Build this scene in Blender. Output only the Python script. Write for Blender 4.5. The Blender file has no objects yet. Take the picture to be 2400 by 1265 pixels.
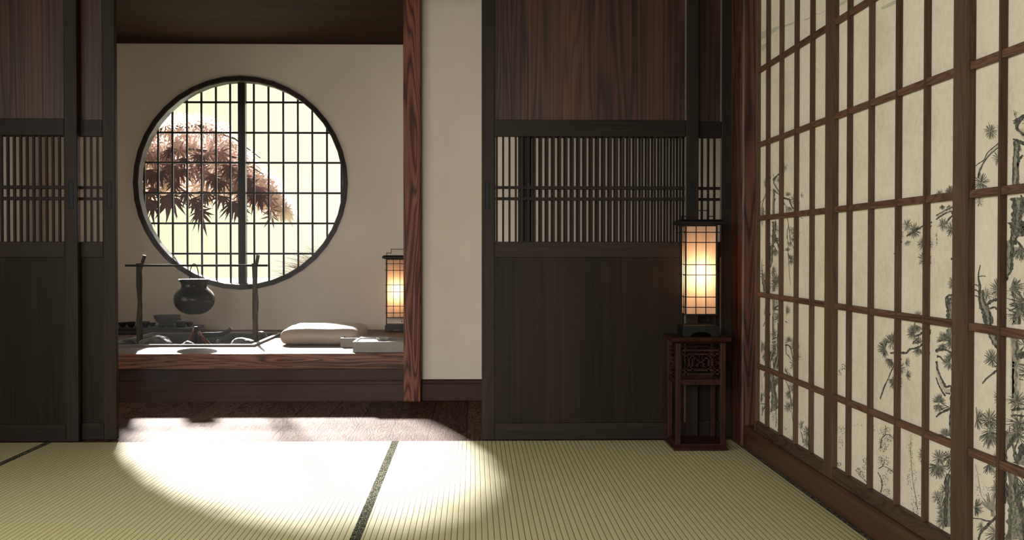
import bpy, bmesh, math, random
from mathutils import Vector, Matrix, Euler, noise

# ------------------------------------------------------------------ camera, world, light, exposure
scene = bpy.context.scene
COL = scene.collection
W_PX, H_PX, F_PX = 2400.0, 1265.0, 2700.0
CAM_H = 0.9
YAW, PITCH = 0.0235, 44.5 / 2700.0
CX = 1110.0 + F_PX * math.tan(YAW)

cam_data = bpy.data.cameras.new('camera')
cam_data.sensor_width = 36.0
cam_data.lens = F_PX / W_PX * 36.0
cam_data.shift_x = (W_PX / 2 - CX) / W_PX
cam_data.clip_start = 0.05
cam = bpy.data.objects.new('camera', cam_data)
cam.location = (0, 0, CAM_H)
cam.rotation_euler = (math.pi / 2 - PITCH, 0, -YAW)
COL.objects.link(cam)
scene.camera = cam
CAM_R = Euler(cam.rotation_euler).to_matrix()


def at(px, py, X=None, Y=None, Z=None):
    """Point of the room that the photograph shows at pixel (px, py), on the plane X, Y or Z = const."""
    d = CAM_R @ Vector(((px - CX) / F_PX, -(py - H_PX / 2) / F_PX, -1.0))
    if Y is not None:
        t = Y / d.y
    elif X is not None:
        t = X / d.x
    else:
        t = (Z - CAM_H) / d.z
    return Vector((d.x * t, d.y * t, CAM_H + d.z * t))


world = bpy.data.worlds.new('sky')
scene.world = world
world.use_nodes = True
nt = world.node_tree
nt.nodes.clear()
tc = nt.nodes.new('ShaderNodeTexCoord')
sep = nt.nodes.new('ShaderNodeSeparateXYZ')
mr = nt.nodes.new('ShaderNodeMapRange')
mr.inputs['From Min'].default_value = -0.235
mr.inputs['From Max'].default_value = -0.09
mixc = nt.nodes.new('ShaderNodeMix')
mixc.data_type = 'RGBA'
mixc.inputs['A'].default_value = (0.98, 1.02, 0.66, 1)
mixc.inputs['B'].default_value = (1.12, 1.13, 0.93, 1)
bgn = nt.nodes.new('ShaderNodeBackground')
bgn.inputs['Strength'].default_value = 1.0
wo = nt.nodes.new('ShaderNodeOutputWorld')
nt.links.new(tc.outputs['Generated'], sep.inputs[0])
nt.links.new(sep.outputs['X'], mr.inputs['Value'])
nt.links.new(mr.outputs[0], mixc.inputs['Factor'])
nt.links.new(mixc.outputs['Result'], bgn.inputs['Color'])
nt.links.new(bgn.outputs[0], wo.inputs['Surface'])


def add_light(name, kind, loc, energy, color=(1, 1, 1), direction=None, size=None, size_y=None, **kw):
    l = bpy.data.lights.new(name, kind)
    l.energy = energy
    l.color = color
    if size is not None:
        if kind == 'AREA':
            l.shape = 'RECTANGLE'
            l.size = size
            l.size_y = size_y or size
        elif kind == 'POINT':
            l.shadow_soft_size = size
        elif kind == 'SUN':
            l.angle = size
    o = bpy.data.objects.new(name, l)
    o.location = loc
    if direction is not None:
        o.rotation_euler = Vector(direction).to_track_quat('-Z', 'Y').to_euler()
    COL.objects.link(o)
    return o


SUN_DIR = Vector((0.266, -1.0, -0.427))
add_light('sun', 'SUN', (-6, 20, 10), 42.0, (1.0, 0.95, 0.90), SUN_DIR, math.radians(2.8))
# light from the left, its lamp added in an unseen opening
add_light('left_light', 'AREA', (-2.62, 1.5, 1.72), 80.0, (1.0, 0.95, 0.89), (1, 0.08, 0.0), 4.0, 1.0)
# added fill lamps out of view: at the passage end and beside the alcove
add_light('passage_fill', 'AREA', (-3.28, 6.20, 0.85), 5.0, (1.0, 0.95, 0.90), (1, 0.0, -0.05), 1.1, 1.1)
add_light('alcove_fill', 'AREA', (0.66, 8.10, 1.45), 1.5, (1.0, 0.94, 0.88), (-1, 0.1, -0.1), 0.9, 1.0)
# daylight that enters the far room through the round window
add_light('window_daylight', 'AREA', (-1.84, 9.32, 1.43), 20.0, (1.0, 0.95, 0.86), (0.1, -1, -0.25), 1.3, 1.3)

rear = add_light('rear_fill', 'AREA', (-1.3, -1.58, 1.35), 29.0, (1.0, 0.94, 0.88), (0.13, 1, -0.24), 1.8, 1.2)  # added fill lamp behind the camera, brightens the partition
rear.data.spread = math.radians(58)

scene.view_settings.view_transform = 'Standard'
scene.view_settings.look = 'None'
scene.view_settings.exposure = 0.0
scene.view_settings.gamma = 1.0
scene.view_settings.use_curve_mapping = False
scene.cycles.use_denoising = True
scene.cycles.max_bounces = 8
scene.cycles.diffuse_bounces = 5
scene.cycles.glossy_bounces = 3
scene.cycles.transmission_bounces = 5
scene.cycles.volume_bounces = 0
scene.cycles.sample_clamp_indirect = 4.0
scene.cycles.caustics_reflective = False
scene.cycles.caustics_refractive = False

# ------------------------------------------------------------------ material helpers
MATS = {}


class NT:
    def __init__(s, name):
        s.m = bpy.data.materials.new(name)
        s.m.use_nodes = True
        s.t = s.m.node_tree
        s.t.nodes.clear()
        s.out = s.t.nodes.new('ShaderNodeOutputMaterial')

    def n(s, kind, **kw):
        nd = s.t.nodes.new(kind)
        for k, v in kw.items():
            if k.startswith('_'):
                setattr(nd, k[1:], v)
            else:
                key = k.replace('__', ' ')
                if isinstance(v, bpy.types.NodeSocket):
                    s.t.links.new(v, nd.inputs[key])
                else:
                    nd.inputs[key].default_value = v
        return nd

    def link(s, a, b):
        s.t.links.new(a, b)

    def math(s, op, a, b=None, c=None):
        nd = s.t.nodes.new('ShaderNodeMath')
        nd.operation = op
        for i, v in enumerate((a, b, c)):
            if v is None:
                continue
            if isinstance(v, bpy.types.NodeSocket):
                s.t.links.new(v, nd.inputs[i])
            else:
                nd.inputs[i].default_value = v
        return nd.outputs[0]

    def coord(s, scale=(1, 1, 1), rot=(0, 0, 0), kind='Object'):
        tcn = s.t.nodes.new('ShaderNodeTexCoord')
        mp = s.t.nodes.new('ShaderNodeMapping')
        mp.inputs['Scale'].default_value = scale
        mp.inputs['Rotation'].default_value = rot
        s.t.links.new(tcn.outputs[kind], mp.inputs[0])
        return mp.outputs[0]

    def noise(s, vec, scale=5, detail=4, rough=0.55, dist=0.0):
        nd = s.t.nodes.new('ShaderNodeTexNoise')
        s.t.links.new(vec, nd.inputs['Vector'])
        nd.inputs['Scale'].default_value = scale
        nd.inputs['Detail'].default_value = detail
        nd.inputs['Roughness'].default_value = rough
        nd.inputs['Distortion'].default_value = dist
        return nd.outputs[0]

    def ramp(s, fac, stops):
        nd = s.t.nodes.new('ShaderNodeValToRGB')
        cr = nd.color_ramp
        while len(cr.elements) < len(stops):
            cr.elements.new(0.5)
        for e, (p, c) in zip(cr.elements, stops):
            e.position = p
            e.color = (*c, 1) if len(c) == 3 else c
        s.t.links.new(fac, nd.inputs[0])
        return nd.outputs[0]

    def mix(s, fac, a, b, blend='MIX'):
        nd = s.t.nodes.new('ShaderNodeMix')
        nd.data_type = 'RGBA'
        nd.blend_type = blend
        for k, v in (('Factor', fac), ('A', a), ('B', b)):
            if isinstance(v, bpy.types.NodeSocket):
                s.t.links.new(v, nd.inputs[k])
            elif k == 'Factor':
                nd.inputs[k].default_value = v
            else:
                nd.inputs[k].default_value = (*v, 1)
        return nd.outputs['Result']

    def bsdf(s, color, rough=0.6, spec=0.4, bump=None, bump_d=0.002, bump_s=0.5, **kw):
        nd = s.t.nodes.new('ShaderNodeBsdfPrincipled')
        for k, v in (('Base Color', color), ('Roughness', rough), ('Specular IOR Level', spec)):
            if isinstance(v, bpy.types.NodeSocket):
                s.t.links.new(v, nd.inputs[k])
            elif k == 'Base Color':
                nd.inputs[k].default_value = (*v, 1)
            else:
                nd.inputs[k].default_value = v
        for k, v in kw.items():
            nd.inputs[k.replace('__', ' ')].default_value = v
        if bump is not None:
            bn = s.t.nodes.new('ShaderNodeBump')
            bn.inputs['Distance'].default_value = bump_d
            bn.inputs['Strength'].default_value = bump_s
            s.t.links.new(bump, bn.inputs['Height'])
            s.t.links.new(bn.outputs[0], nd.inputs['Normal'])
        return nd.outputs[0]

    def done(s, shader):
        s.t.links.new(shader, s.out.inputs['Surface'])
        return s.m


AX = {'x': (1, 14, 14), 'y': (14, 1, 14), 'z': (14, 14, 1)}


def wood(name, dark, mid, light, axis='z', scale=1.0, rough=0.45, spec=0.4, figure=0.5, bump=0.4, fine=1.0, stretch=1.0):
    """Procedural wood: long fibres along one axis over a wavy cathedral figure."""
    k = NT(name)
    sc = [v * (1.0 if v > 1 else 1.0 / stretch) for v in AX[axis]]
    v1 = k.coord([a * scale for a in sc])
    warp = k.noise(v1, 0.35, 3, 0.5)
    v2 = k.coord([a * scale * 0.55 for a in sc])
    w = k.n('ShaderNodeVectorMath', _operation='MULTIPLY_ADD')
    k.link(k.n('ShaderNodeTexNoise', Vector=v2, Scale=0.45, Detail=2.0).outputs['Color'], w.inputs[0])
    w.inputs[1].default_value = (2.6, 2.6, 2.6)
    k.link(v2, w.inputs[2])
    fig = k.noise(w.outputs[0], 0.9, 2, 0.5)
    rings = k.math('ABSOLUTE', k.math('SINE', k.math('MULTIPLY', fig, 46.0)))
    fib = k.noise(k.coord([a * scale * (7 if a > 1 else 1.4) for a in sc]), 1.6 * fine, 5, 0.65)
    f = k.math('ADD', k.math('MULTIPLY', rings, figure * 0.6), k.math('MULTIPLY', fib, 1.0 - figure * 0.35))
    f = k.math('ADD', f, k.math('MULTIPLY', k.math('SUBTRACT', warp, 0.5), 0.9))
    col = k.ramp(f, [(0.22, dark), (0.52, mid), (0.88, light)])
    return k.done(k.bsdf(col, rough, spec, bump=f, bump_d=0.0015, bump_s=bump))


def plain(name, color, rough=0.6, spec=0.4, var=0.12, nscale=20, bump=0.0, **kw):
    k = NT(name)
    c = k.coord()
    nz = k.noise(c, nscale, 4, 0.6)
    a = tuple(max(0, x * (1 - var)) for x in color)
    b = tuple(min(1, x * (1 + var)) for x in color)
    return k.done(k.bsdf(k.ramp(nz, [(0.3, a), (0.7, b)]), rough, spec, bump=nz if bump else None, bump_s=bump, **kw))


# ------------------------------------------------------------------ mesh helpers
class MB:
    """Collects shapes and links them as one mesh object."""

    def __init__(s):
        s.bm = bmesh.new()

    def box(s, x0, x1, y0, y1, z0, z1, mat=0, M=None):
        vs = [s.bm.verts.new(v) for v in ((x0, y0, z0), (x1, y0, z0), (x1, y1, z0), (x0, y1, z0),
                                          (x0, y0, z1), (x1, y0, z1), (x1, y1, z1), (x0, y1, z1))]
        if M is not None:
            for v in vs:
                v.co = M @ v.co
        for f in ((0, 3, 2, 1), (4, 5, 6, 7), (0, 1, 5, 4), (1, 2, 6, 5), (2, 3, 7, 6), (3, 0, 4, 7)):
            fc = s.bm.faces.new([vs[i] for i in f])
            fc.material_index = mat
        return s

    def frustum(s, cx, cy, z0, z1, hx0, hy0, hx1, hy1):
        a = [s.bm.verts.new((cx + i * hx0, cy + j * hy0, z0)) for i, j in ((-1, -1), (1, -1), (1, 1), (-1, 1))]
        b = [s.bm.verts.new((cx + i * hx1, cy + j * hy1, z1)) for i, j in ((-1, -1), (1, -1), (1, 1), (-1, 1))]
        s.bm.faces.new(a[::-1])
        s.bm.faces.new(b)
        for i in range(4):
            s.bm.faces.new((a[i], a[(i + 1) % 4], b[(i + 1) % 4], b[i]))
        return s

    def tube(s, pts, radii, seg=8, cap=True, mat=0):
        pts = [Vector(p) for p in pts]
        if not hasattr(radii, '__len__'):
            radii = [radii] * len(pts)
        rings = []
        prev = None
        for i, p in enumerate(pts):
            t = (pts[min(i + 1, len(pts) - 1)] - pts[max(i - 1, 0)]).normalized()
            if prev is None:
                a = Vector((0, 0, 1)) if abs(t.z) < 0.9 else Vector((1, 0, 0))
                u = t.cross(a).normalized()
            else:
                u = (prev - t * prev.dot(t)).normalized()
            prev = u
            v = t.cross(u)
            rings.append([s.bm.verts.new(p + (u * math.cos(2 * math.pi * j / seg) + v * math.sin(2 * math.pi * j / seg)) * radii[i])
                          for j in range(seg)])
        for r0, r1 in zip(rings, rings[1:]):
            for j in range(seg):
                f = s.bm.faces.new((r0[j], r0[(j + 1) % seg], r1[(j + 1) % seg], r1[j]))
                f.material_index = mat
        if cap:
            s.bm.faces.new(rings[0][::-1]).material_index = mat
            s.bm.faces.new(rings[-1]).material_index = mat
        return s

    def lathe(s, prof, cx=0, cy=0, seg=40, close=False):
        rings = []
        for r, z in prof:
            if r < 1e-6:
                rings.append([s.bm.verts.new((cx, cy, z))])
            else:
                rings.append([s.bm.verts.new((cx + r * math.cos(2 * math.pi * j / seg), cy + r * math.sin(2 * math.pi * j / seg), z))
                              for j in range(seg)])
        for a, b in zip(rings, rings[1:]):
            for j in range(seg):
                k = (j + 1) % seg
                if len(a) == 1 and len(b) == 1:
                    continue
                if len(a) == 1:
                    s.bm.faces.new((a[0], b[k], b[j]))
                elif len(b) == 1:
                    s.bm.faces.new((a[j], a[k], b[0]))
                else:
                    s.bm.faces.new((a[j], a[k], b[k], b[j]))
        return s

    def prism(s, poly, axis, a0, a1, mat=0):
        """Extrude a 2D polygon along an axis. axis 'x': poly=(y,z); 'y': (x,z); 'z': (x,y)."""
        def mk(p, a):
            return {'x': (a, p[0], p[1]), 'y': (p[0], a, p[1]), 'z': (p[0], p[1], a)}[axis]
        A = [s.bm.verts.new(mk(p, a0)) for p in poly]
        B = [s.bm.verts.new(mk(p, a1)) for p in poly]
        s.bm.faces.new(A).material_index = mat
        s.bm.faces.new(B[::-1]).material_index = mat
        n = len(poly)
        for i in range(n):
            s.bm.faces.new((A[i], B[i], B[(i + 1) % n], A[(i + 1) % n])).material_index = mat
        return s

    def build(s, name, mats, parent=None, loc=(0, 0, 0), smooth=False, bevel=0, recalc=True, seg=2, rot=None):
        if recalc:
            bmesh.ops.recalc_face_normals(s.bm, faces=s.bm.faces)
        me = bpy.data.meshes.new(name)
        s.bm.to_mesh(me)
        s.bm.free()
        for m in (mats if isinstance(mats, (list, tuple)) else [mats]):
            me.materials.append(m)
        if smooth:
            for p in me.polygons:
                p.use_smooth = True
        o = bpy.data.objects.new(name, me)
        o.location = loc
        if rot:
            o.rotation_euler = rot
        if parent is not None:
            o.parent = parent
        COL.objects.link(o)
        if bevel:
            b = o.modifiers.new('edge', 'BEVEL')
            b.width = bevel
            b.segments = seg
            b.limit_method = 'ANGLE'
            b.angle_limit = math.radians(40)
        return o


def empty(name, loc=(0, 0, 0), rz=0.0):
    o = bpy.data.objects.new(name, None)
    o.location = loc
    o.rotation_euler = (0, 0, rz)
    o.empty_display_size = 0.1
    COL.objects.link(o)
    return o


def tag(o, label, cat, group=None, kind=None):
    o['label'] = label
    o['category'] = cat
    if group:
        o['group'] = group
    if kind:
        o['kind'] = kind
    return o


def struct(o):
    o['kind'] = 'structure'
    return o


def copy_tree(o, parent=None):
    c = o.copy()
    COL.objects.link(c)
    if parent is not None:
        c.parent = parent
    for ch in list(o.children):
        copy_tree(ch, c)
    return c

# ------------------------------------------------------------------ materials
M = MATS
M['door'] = wood('dark_door_wood', (0.0085, 0.0060, 0.0044), (0.018, 0.0130, 0.0098), (0.032, 0.0225, 0.017), 'z', 1.0, 0.5, 0.10, 0.15, 0.15)
M['door_h'] = wood('dark_door_wood_rail', (0.0085, 0.0060, 0.0044), (0.018, 0.0130, 0.0098), (0.032, 0.0225, 0.017), 'x', 1.0, 0.5, 0.10, 0.15, 0.15)
M['door_panel'] = wood('dark_panel_wood', (0.008, 0.004, 0.003), (0.024, 0.0105, 0.0065), (0.072, 0.030, 0.018), 'z', 0.8, 0.42, 0.20, 0.42, 1.0, 0.7, 1.8)
M['slat'] = wood('slat_wood', (0.006, 0.004, 0.003), (0.013, 0.0085, 0.006), (0.022, 0.014, 0.010), 'z', 1.0, 0.55, 0.12, 0.1, 0.1)
M['rosewood'] = wood('rosewood_post', (0.016, 0.005, 0.004), (0.085, 0.026, 0.016), (0.20, 0.075, 0.045), 'z', 1.3, 0.5, 0.15, 0.8, 0.5)
M['rosewood_corner'] = wood('rosewood_corner_post', (0.010, 0.003, 0.0025), (0.040, 0.013, 0.009), (0.11, 0.042, 0.027), 'z', 1.1, 0.42, 0.25, 0.75, 0.5)
M['rosewood_x'] = wood('rosewood_beam', (0.014, 0.005, 0.004), (0.070, 0.025, 0.016), (0.19, 0.080, 0.052), 'x', 1.2, 0.5, 0.15, 0.75, 0.5)
M['base_x'] = wood('baseboard_wood', (0.020, 0.009, 0.006), (0.035, 0.015, 0.010), (0.055, 0.026, 0.017), 'x', 1.2, 0.5, 0.12, 0.1, 0.1)
M['base_y'] = wood('baseboard_wood_long', (0.035, 0.014, 0.008), (0.060, 0.025, 0.014), (0.085, 0.038, 0.022), 'y', 1.2, 0.42, 0.35, 0.1, 0.15)
M['ledge'] = wood('ledge_wood', (0.016, 0.008, 0.005), (0.045, 0.024, 0.014), (0.075, 0.042, 0.025), 'y', 1.6, 0.55, 0.3, 0.55, 0.3)
M['shoji_z'] = wood('screen_frame_wood', (0.030, 0.014, 0.007), (0.060, 0.031, 0.017), (0.095, 0.054, 0.032), 'z', 1.4, 0.6, 0.25, 0.35, 0.3)
M['shoji_y'] = wood('screen_rail_wood', (0.032, 0.013, 0.007), (0.080, 0.036, 0.019), (0.14, 0.072, 0.042), 'y', 2.2, 0.6, 0.25, 0.6, 0.3)
M['ceil'] = wood('ceiling_wood', (0.012, 0.006, 0.0026), (0.026, 0.013, 0.006), (0.040, 0.020, 0.010), 'x', 0.8, 0.9, 0.04, 0.2, 0.1)
M['stand'] = wood('stand_mahogany', (0.006, 0.002, 0.0015), (0.022, 0.0065, 0.0045), (0.042, 0.013, 0.009), 'z', 2.2, 0.35, 0.2, 0.4, 0.1)
M['bark'] = wood('weathered_post_wood', (0.012, 0.009, 0.007), (0.034, 0.027, 0.022), (0.085, 0.070, 0.056), 'z', 3.0, 0.8, 0.2, 0.7, 0.9)
M['stick'] = wood('red_firewood', (0.03, 0.008, 0.006), (0.10, 0.028, 0.020), (0.22, 0.08, 0.06), 'z', 3.0, 0.7, 0.3, 0.5, 0.8)
M['blackiron'] = plain('black_iron_bar', (0.006, 0.006, 0.006), 0.6, 0.3, 0.2)
M['char'] = plain('charred_wood', (0.024, 0.024, 0.026), 0.75, 0.3, 0.4, 40, 0.5)
M['black'] = plain('black_lacquered_frame', (0.0035, 0.0035, 0.0035), 0.5, 0.2, 0.1)
M['stone'] = plain('grey_hearth_stone', (0.10, 0.105, 0.10), 0.85, 0.25, 0.35, 14, 0.7)
M['ash'] = plain('dark_ash', (0.035, 0.036, 0.037), 0.95, 0.1, 0.5, 60, 1.0)
M['pit'] = plain('slate_pit_lining', (0.045, 0.052, 0.052), 0.7, 0.3, 0.25, 9, 0.4)
M['rim'] = plain('hearth_rim_stone', (0.11, 0.10, 0.085), 0.55, 0.4, 0.2, 12, 0.2)
M['iron'] = None
M['ceramic'] = plain('dark_glazed_ceramic', (0.010, 0.011, 0.012), 0.45, 0.3, 0.2, 15)
M['ceramic2'] = plain('grey_glazed_ceramic', (0.030, 0.032, 0.031), 0.5, 0.3, 0.2, 15)
M['lacquer'] = plain('black_lacquer_tray', (0.007, 0.006, 0.006), 0.5, 0.25, 0.2)
M['boxwhite'] = plain('pale_grey_lacquer', (0.21, 0.195, 0.175), 0.5, 0.2, 0.04, 12)
M['boxdark'] = plain('black_slate', (0.018, 0.018, 0.020), 0.4, 0.4, 0.2)
M['heri'] = None
M['metal'] = plain('dark_pull_metal', (0.006, 0.007, 0.006), 0.5, 0.15, 0.15, 40, 0.0)

k = NT('hammered_iron')
c = k.coord()
nz = k.noise(c, 60, 3, 0.6)
vo = k.n('ShaderNodeTexVoronoi', Vector=c, Scale=70.0).outputs['Distance']
h = k.math('ADD', nz, k.math('MULTIPLY', vo, 0.6))
M['iron'] = k.done(k.bsdf(k.ramp(k.noise(c, 9, 5), [(0.3, (0.010, 0.011, 0.013)), (0.7, (0.032, 0.029, 0.030))]), 0.25, 0.5, bump=h, bump_d=0.002, bump_s=0.45, Metallic=0.75))

k = NT('plaster')
c = k.coord()
n1 = k.noise(c, 2.2, 5, 0.6)
n2 = k.noise(c, 160, 3, 0.6)
M['plaster'] = k.done(k.bsdf(k.ramp(n1, [(0.3, (0.56, 0.49, 0.42)), (0.7, (0.62, 0.55, 0.475))]), 0.85, 0.2, bump=n2, bump_d=0.001, bump_s=0.25))

# tatami: fine ribs that run away from the camera every 19.5 mm, with woven rows across
k = NT('tatami_rush')
tcn = k.n('ShaderNodeTexCoord')
sp = k.n('ShaderNodeSeparateXYZ', Vector=tcn.outputs['Object'])
u = k.math('MULTIPLY', sp.outputs['X'], 1 / 0.0195)
fr = k.math('FRACT', u)
tri = k.math('ABSOLUTE', k.math('SUBTRACT', fr, 0.5))              # 0.5 at the seam, 0 mid rib
seam = k.n('ShaderNodeMapRange', Value=tri, From__Min=0.36, From__Max=0.47).outputs[0]
alt = k.math('GREATER_THAN', k.math('FRACT', k.math('MULTIPLY', k.math('FLOOR', u), 0.5)), 0.25)
rows = k.math('SINE', k.math('MULTIPLY', sp.outputs['Y'], 2 * math.pi / 0.0045))
nz = k.noise(k.coord((3, 160, 1)), 3.0, 4, 0.7)
nb = k.noise(k.coord((1, 1, 1)), 1.6, 3, 0.5)
base = k.ramp(nz, [(0.25, (0.48, 0.445, 0.24)), (0.75, (0.63, 0.585, 0.335))])
base = k.mix(k.math('MULTIPLY', alt, 0.10), base, (0.33, 0.31, 0.17))
base = k.mix(k.math('MULTIPLY', nb, 0.25), base, (0.42, 0.42, 0.22))
base = k.mix(k.math('MULTIPLY', seam, 0.62), base, (0.20, 0.175, 0.085))
hh = k.math('ADD', k.math('MULTIPLY', seam, -1.0), k.math('MULTIPLY', rows, 0.10))
M["tatami"] = k.done(k.bsdf(base, 0.7, 0.08, bump=hh, bump_d=0.0022, bump_s=0.7))

k = NT('speckled_border_cloth')
c = k.coord((1, 0.55, 1))
nz = k.noise(c, 330, 2, 0.6)
M['heri'] = k.done(k.bsdf(k.ramp(nz, [(0.42, (0.010, 0.013, 0.010)), (0.55, (0.08, 0.085, 0.06)), (0.64, (0.36, 0.34, 0.27))]), 0.9, 0.0, bump=nz, bump_d=0.001, bump_s=0.5))


def planks(name, pitch, off, c0, c1, c2, rough, spec, gap=0.012):
    k = NT(name)
    tcn = k.n('ShaderNodeTexCoord')
    sp = k.n('ShaderNodeSeparateXYZ', Vector=tcn.outputs['Object'])
    u = k.math('DIVIDE', k.math('SUBTRACT', sp.outputs['X'], off), pitch)
    idx = k.math('FLOOR', u)
    fr = k.math('FRACT', u)
    e = k.math('ABSOLUTE', k.math('SUBTRACT', fr, 0.5))
    seam = k.math('GREATER_THAN', e, 0.5 - gap)
    rnd = k.n('ShaderNodeTexWhiteNoise', _noise_dimensions='1D', W=idx).outputs['Value']
    cmb = k.n('ShaderNodeCombineXYZ', X=k.math('MULTIPLY', sp.outputs['X'], 9.0),
              Y=k.math('ADD', k.math('MULTIPLY', sp.outputs['Y'], 1.3), k.math('MULTIPLY', rnd, 37.0)), Z=sp.outputs['Z'])
    n1 = k.noise(cmb.outputs[0], 1.1, 3, 0.5, 0.6)
    rings = k.math('ABSOLUTE', k.math('SINE', k.math('MULTIPLY', n1, 60.0)))
    cmb2 = k.n('ShaderNodeCombineXYZ', X=k.math('MULTIPLY', sp.outputs['X'], 60.0),
               Y=k.math('MULTIPLY', sp.outputs['Y'], 3.0), Z=rnd)
    fib = k.noise(cmb2.outputs[0], 2.0, 4, 0.65)
    f = k.math('ADD', k.math('MULTIPLY', rings, 0.38), k.math('MULTIPLY', fib, 0.62))
    f = k.math('ADD', f, k.math('MULTIPLY', k.math('SUBTRACT', rnd, 0.5), 0.28))
    col = k.ramp(f, [(0.15, c0), (0.5, c1), (0.85, c2)])
    col = k.mix(seam, col, (0.01, 0.006, 0.004))
    hh = k.math('SUBTRACT', f, k.math('MULTIPLY', seam, 2.0))
    return k.done(k.bsdf(col, rough, spec, bump=hh, bump_d=0.0025, bump_s=0.5))


M['floorwood'] = planks('dark_floor_planks', 0.188, -0.0345, (0.024, 0.010, 0.006), (0.070, 0.033, 0.022), (0.16, 0.096, 0.074), 0.72, 0.012)
M['platwood'] = planks('platform_planks', 0.17, -0.08, (0.05, 0.027, 0.018), (0.10, 0.057, 0.038), (0.17, 0.105, 0.07), 0.5, 0.15)


def paper(name, glow=0.35):
    k = NT(name)
    c = k.coord()
    n1 = k.noise(c, 3.5, 5, 0.65)
    n2 = k.noise(k.coord((1, 60, 22)), 3.0, 4, 0.7)
    n3 = k.noise(c, 45, 3, 0.6)
    f = k.math('ADD', k.math('MULTIPLY', n1, 0.5), k.math('ADD', k.math('MULTIPLY', n2, 0.22), k.math('MULTIPLY', n3, 0.28)))
    col = k.ramp(f, [(0.33, (0.52, 0.46, 0.375)), (0.5, (0.66, 0.60, 0.50)), (0.68, (0.75, 0.69, 0.59))])
    return k, col, n3


k, col, n3 = paper('screen_paper')
M['paper'] = k.done(k.bsdf(col, 0.9, 0.12, bump=n3, bump_d=0.0012, bump_s=0.35))


def ink(name, colr, alpha):
    """Ink wash on the paper: part ink, part paper showing through."""
    k = NT(name)
    c = k.coord((1, 1, 1))
    nz = k.noise(c, 90, 4, 0.7)
    pc = (0.66, 0.60, 0.50)
    lo = tuple(a * alpha + b * (1 - alpha) for a, b in zip(colr, pc))
    hi = tuple(a * (alpha - 0.28) + b * (1.28 - alpha) for a, b in zip(colr, pc))
    return k.done(k.bsdf(k.ramp(nz, [(0.42, lo), (0.74, hi)]), 0.9, 0.1))


M['ink_dark'] = ink('ink_dark', (0.022, 0.030, 0.027), 0.97)
M['ink_mid'] = ink('ink_mid', (0.035, 0.045, 0.036), 0.92)
M['ink_soft'] = ink('ink_soft', (0.05, 0.06, 0.045), 0.74)
M['ink_pale'] = ink('ink_pale', (0.13, 0.13, 0.10), 0.48)

# lantern paper: warm translucent sheet lit by the bulb inside
k = NT('lantern_paper')
c = k.coord()
nz = k.noise(k.coord((8, 8, 1.5)), 6, 4, 0.6)
colr = k.ramp(nz, [(0.3, (0.74, 0.50, 0.36)), (0.7, (0.86, 0.62, 0.46))])
d = k.n('ShaderNodeBsdfDiffuse', Color=colr)
t = k.n('ShaderNodeBsdfTranslucent', Color=colr)
mx = k.n('ShaderNodeMixShader', Fac=0.62)
k.link(d.outputs[0], mx.inputs[1])
k.link(t.outputs[0], mx.inputs[2])
M['lpaper'] = k.done(mx.outputs[0])

# the bulb gives off light
k = NT('glowing_bulb')
e = k.n('ShaderNodeEmission', Color=(1.0, 0.72, 0.42, 1), Strength=62.0)
M['bulb'] = k.done(e.outputs[0])

k = NT('cushion_fabric')
c = k.coord()
nz = k.noise(c, 220, 2, 0.6)
M['cushion'] = k.done(k.bsdf(k.ramp(nz, [(0.3, (0.30, 0.235, 0.19)), (0.7, (0.40, 0.32, 0.26))]), 0.45, 0.35, bump=nz, bump_d=0.0006, bump_s=0.3))


def leafmat(name, cd, ct, tr=0.6):
    k = NT(name)
    d = k.n('ShaderNodeBsdfDiffuse', Color=(*cd, 1))
    t = k.n('ShaderNodeBsdfTranslucent', Color=(*ct, 1))
    mx = k.n('ShaderNodeMixShader', Fac=tr)
    k.link(d.outputs[0], mx.inputs[1])
    k.link(t.outputs[0], mx.inputs[2])
    return k.done(mx.outputs[0])


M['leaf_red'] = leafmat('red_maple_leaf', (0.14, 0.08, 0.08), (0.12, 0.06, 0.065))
M['leaf_pale'] = leafmat('sunlit_maple_leaf', (0.5, 0.4, 0.37), (0.42, 0.30, 0.275), 0.85)  # sun from behind put into the paler leaf colour
M['leaf_dark'] = leafmat('shaded_maple_leaf', (0.04, 0.02, 0.02), (0.030, 0.014, 0.017), 0.5)  # shade put into the darker leaf colour
M['plume'] = leafmat('grass_plume', (0.10, 0.07, 0.055), (0.045, 0.030, 0.022), 0.6)
M['garden'] = plain('mossy_garden_ground', (0.34, 0.36, 0.20), 0.95, 0.1, 0.1, 3)

# ------------------------------------------------------------------ room shell
RX = 1.245                       # right-hand wall line (baseboard face)
DY = 5.45                        # front of the sliding-door track
TOP = 2.30                       # head of the doors
MAIN_H = 2.62
BACK_H = 2.503
PLAT = 0.287
PY = 6.90                        # front of the raised platform
WY = 9.0                         # far wall


def slab(name, mat, *b, bevel=0, parent=None):
    m = MB()
    for q in b:
        m.box(*q)
    o = m.build(name, mat, parent, bevel=bevel)
    if parent is None:
        struct(o)
    return o


slab('floor', M['base_x'], (-3.3, 1.6, -1.6, DY, -0.16, -0.055))
slab('floor', M['floorwood'], (-3.3, 1.7, DY, 7.2, -0.10, 0.0))
slab('ceiling', M['ceil'], (-2.9, 1.6, -1.6, DY + 0.1, MAIN_H, MAIN_H + 0.1))
slab('ceiling', M['ceil'], (-3.4, 1.8, DY + 0.1, WY, BACK_H, BACK_H + 0.1))
slab('wall_front', M['plaster'], (-3.4, 1.8, DY, DY + 0.10, TOP + 0.04, MAIN_H + 0.1), (-3.4, -2.92, DY, DY + 0.10, -0.05, TOP + 0.04))
slab('trim_1', M['door_h'], (-2.92, 1.30, DY - 0.02, DY + 0.11, TOP, TOP + 0.06), bevel=0.004)
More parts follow.
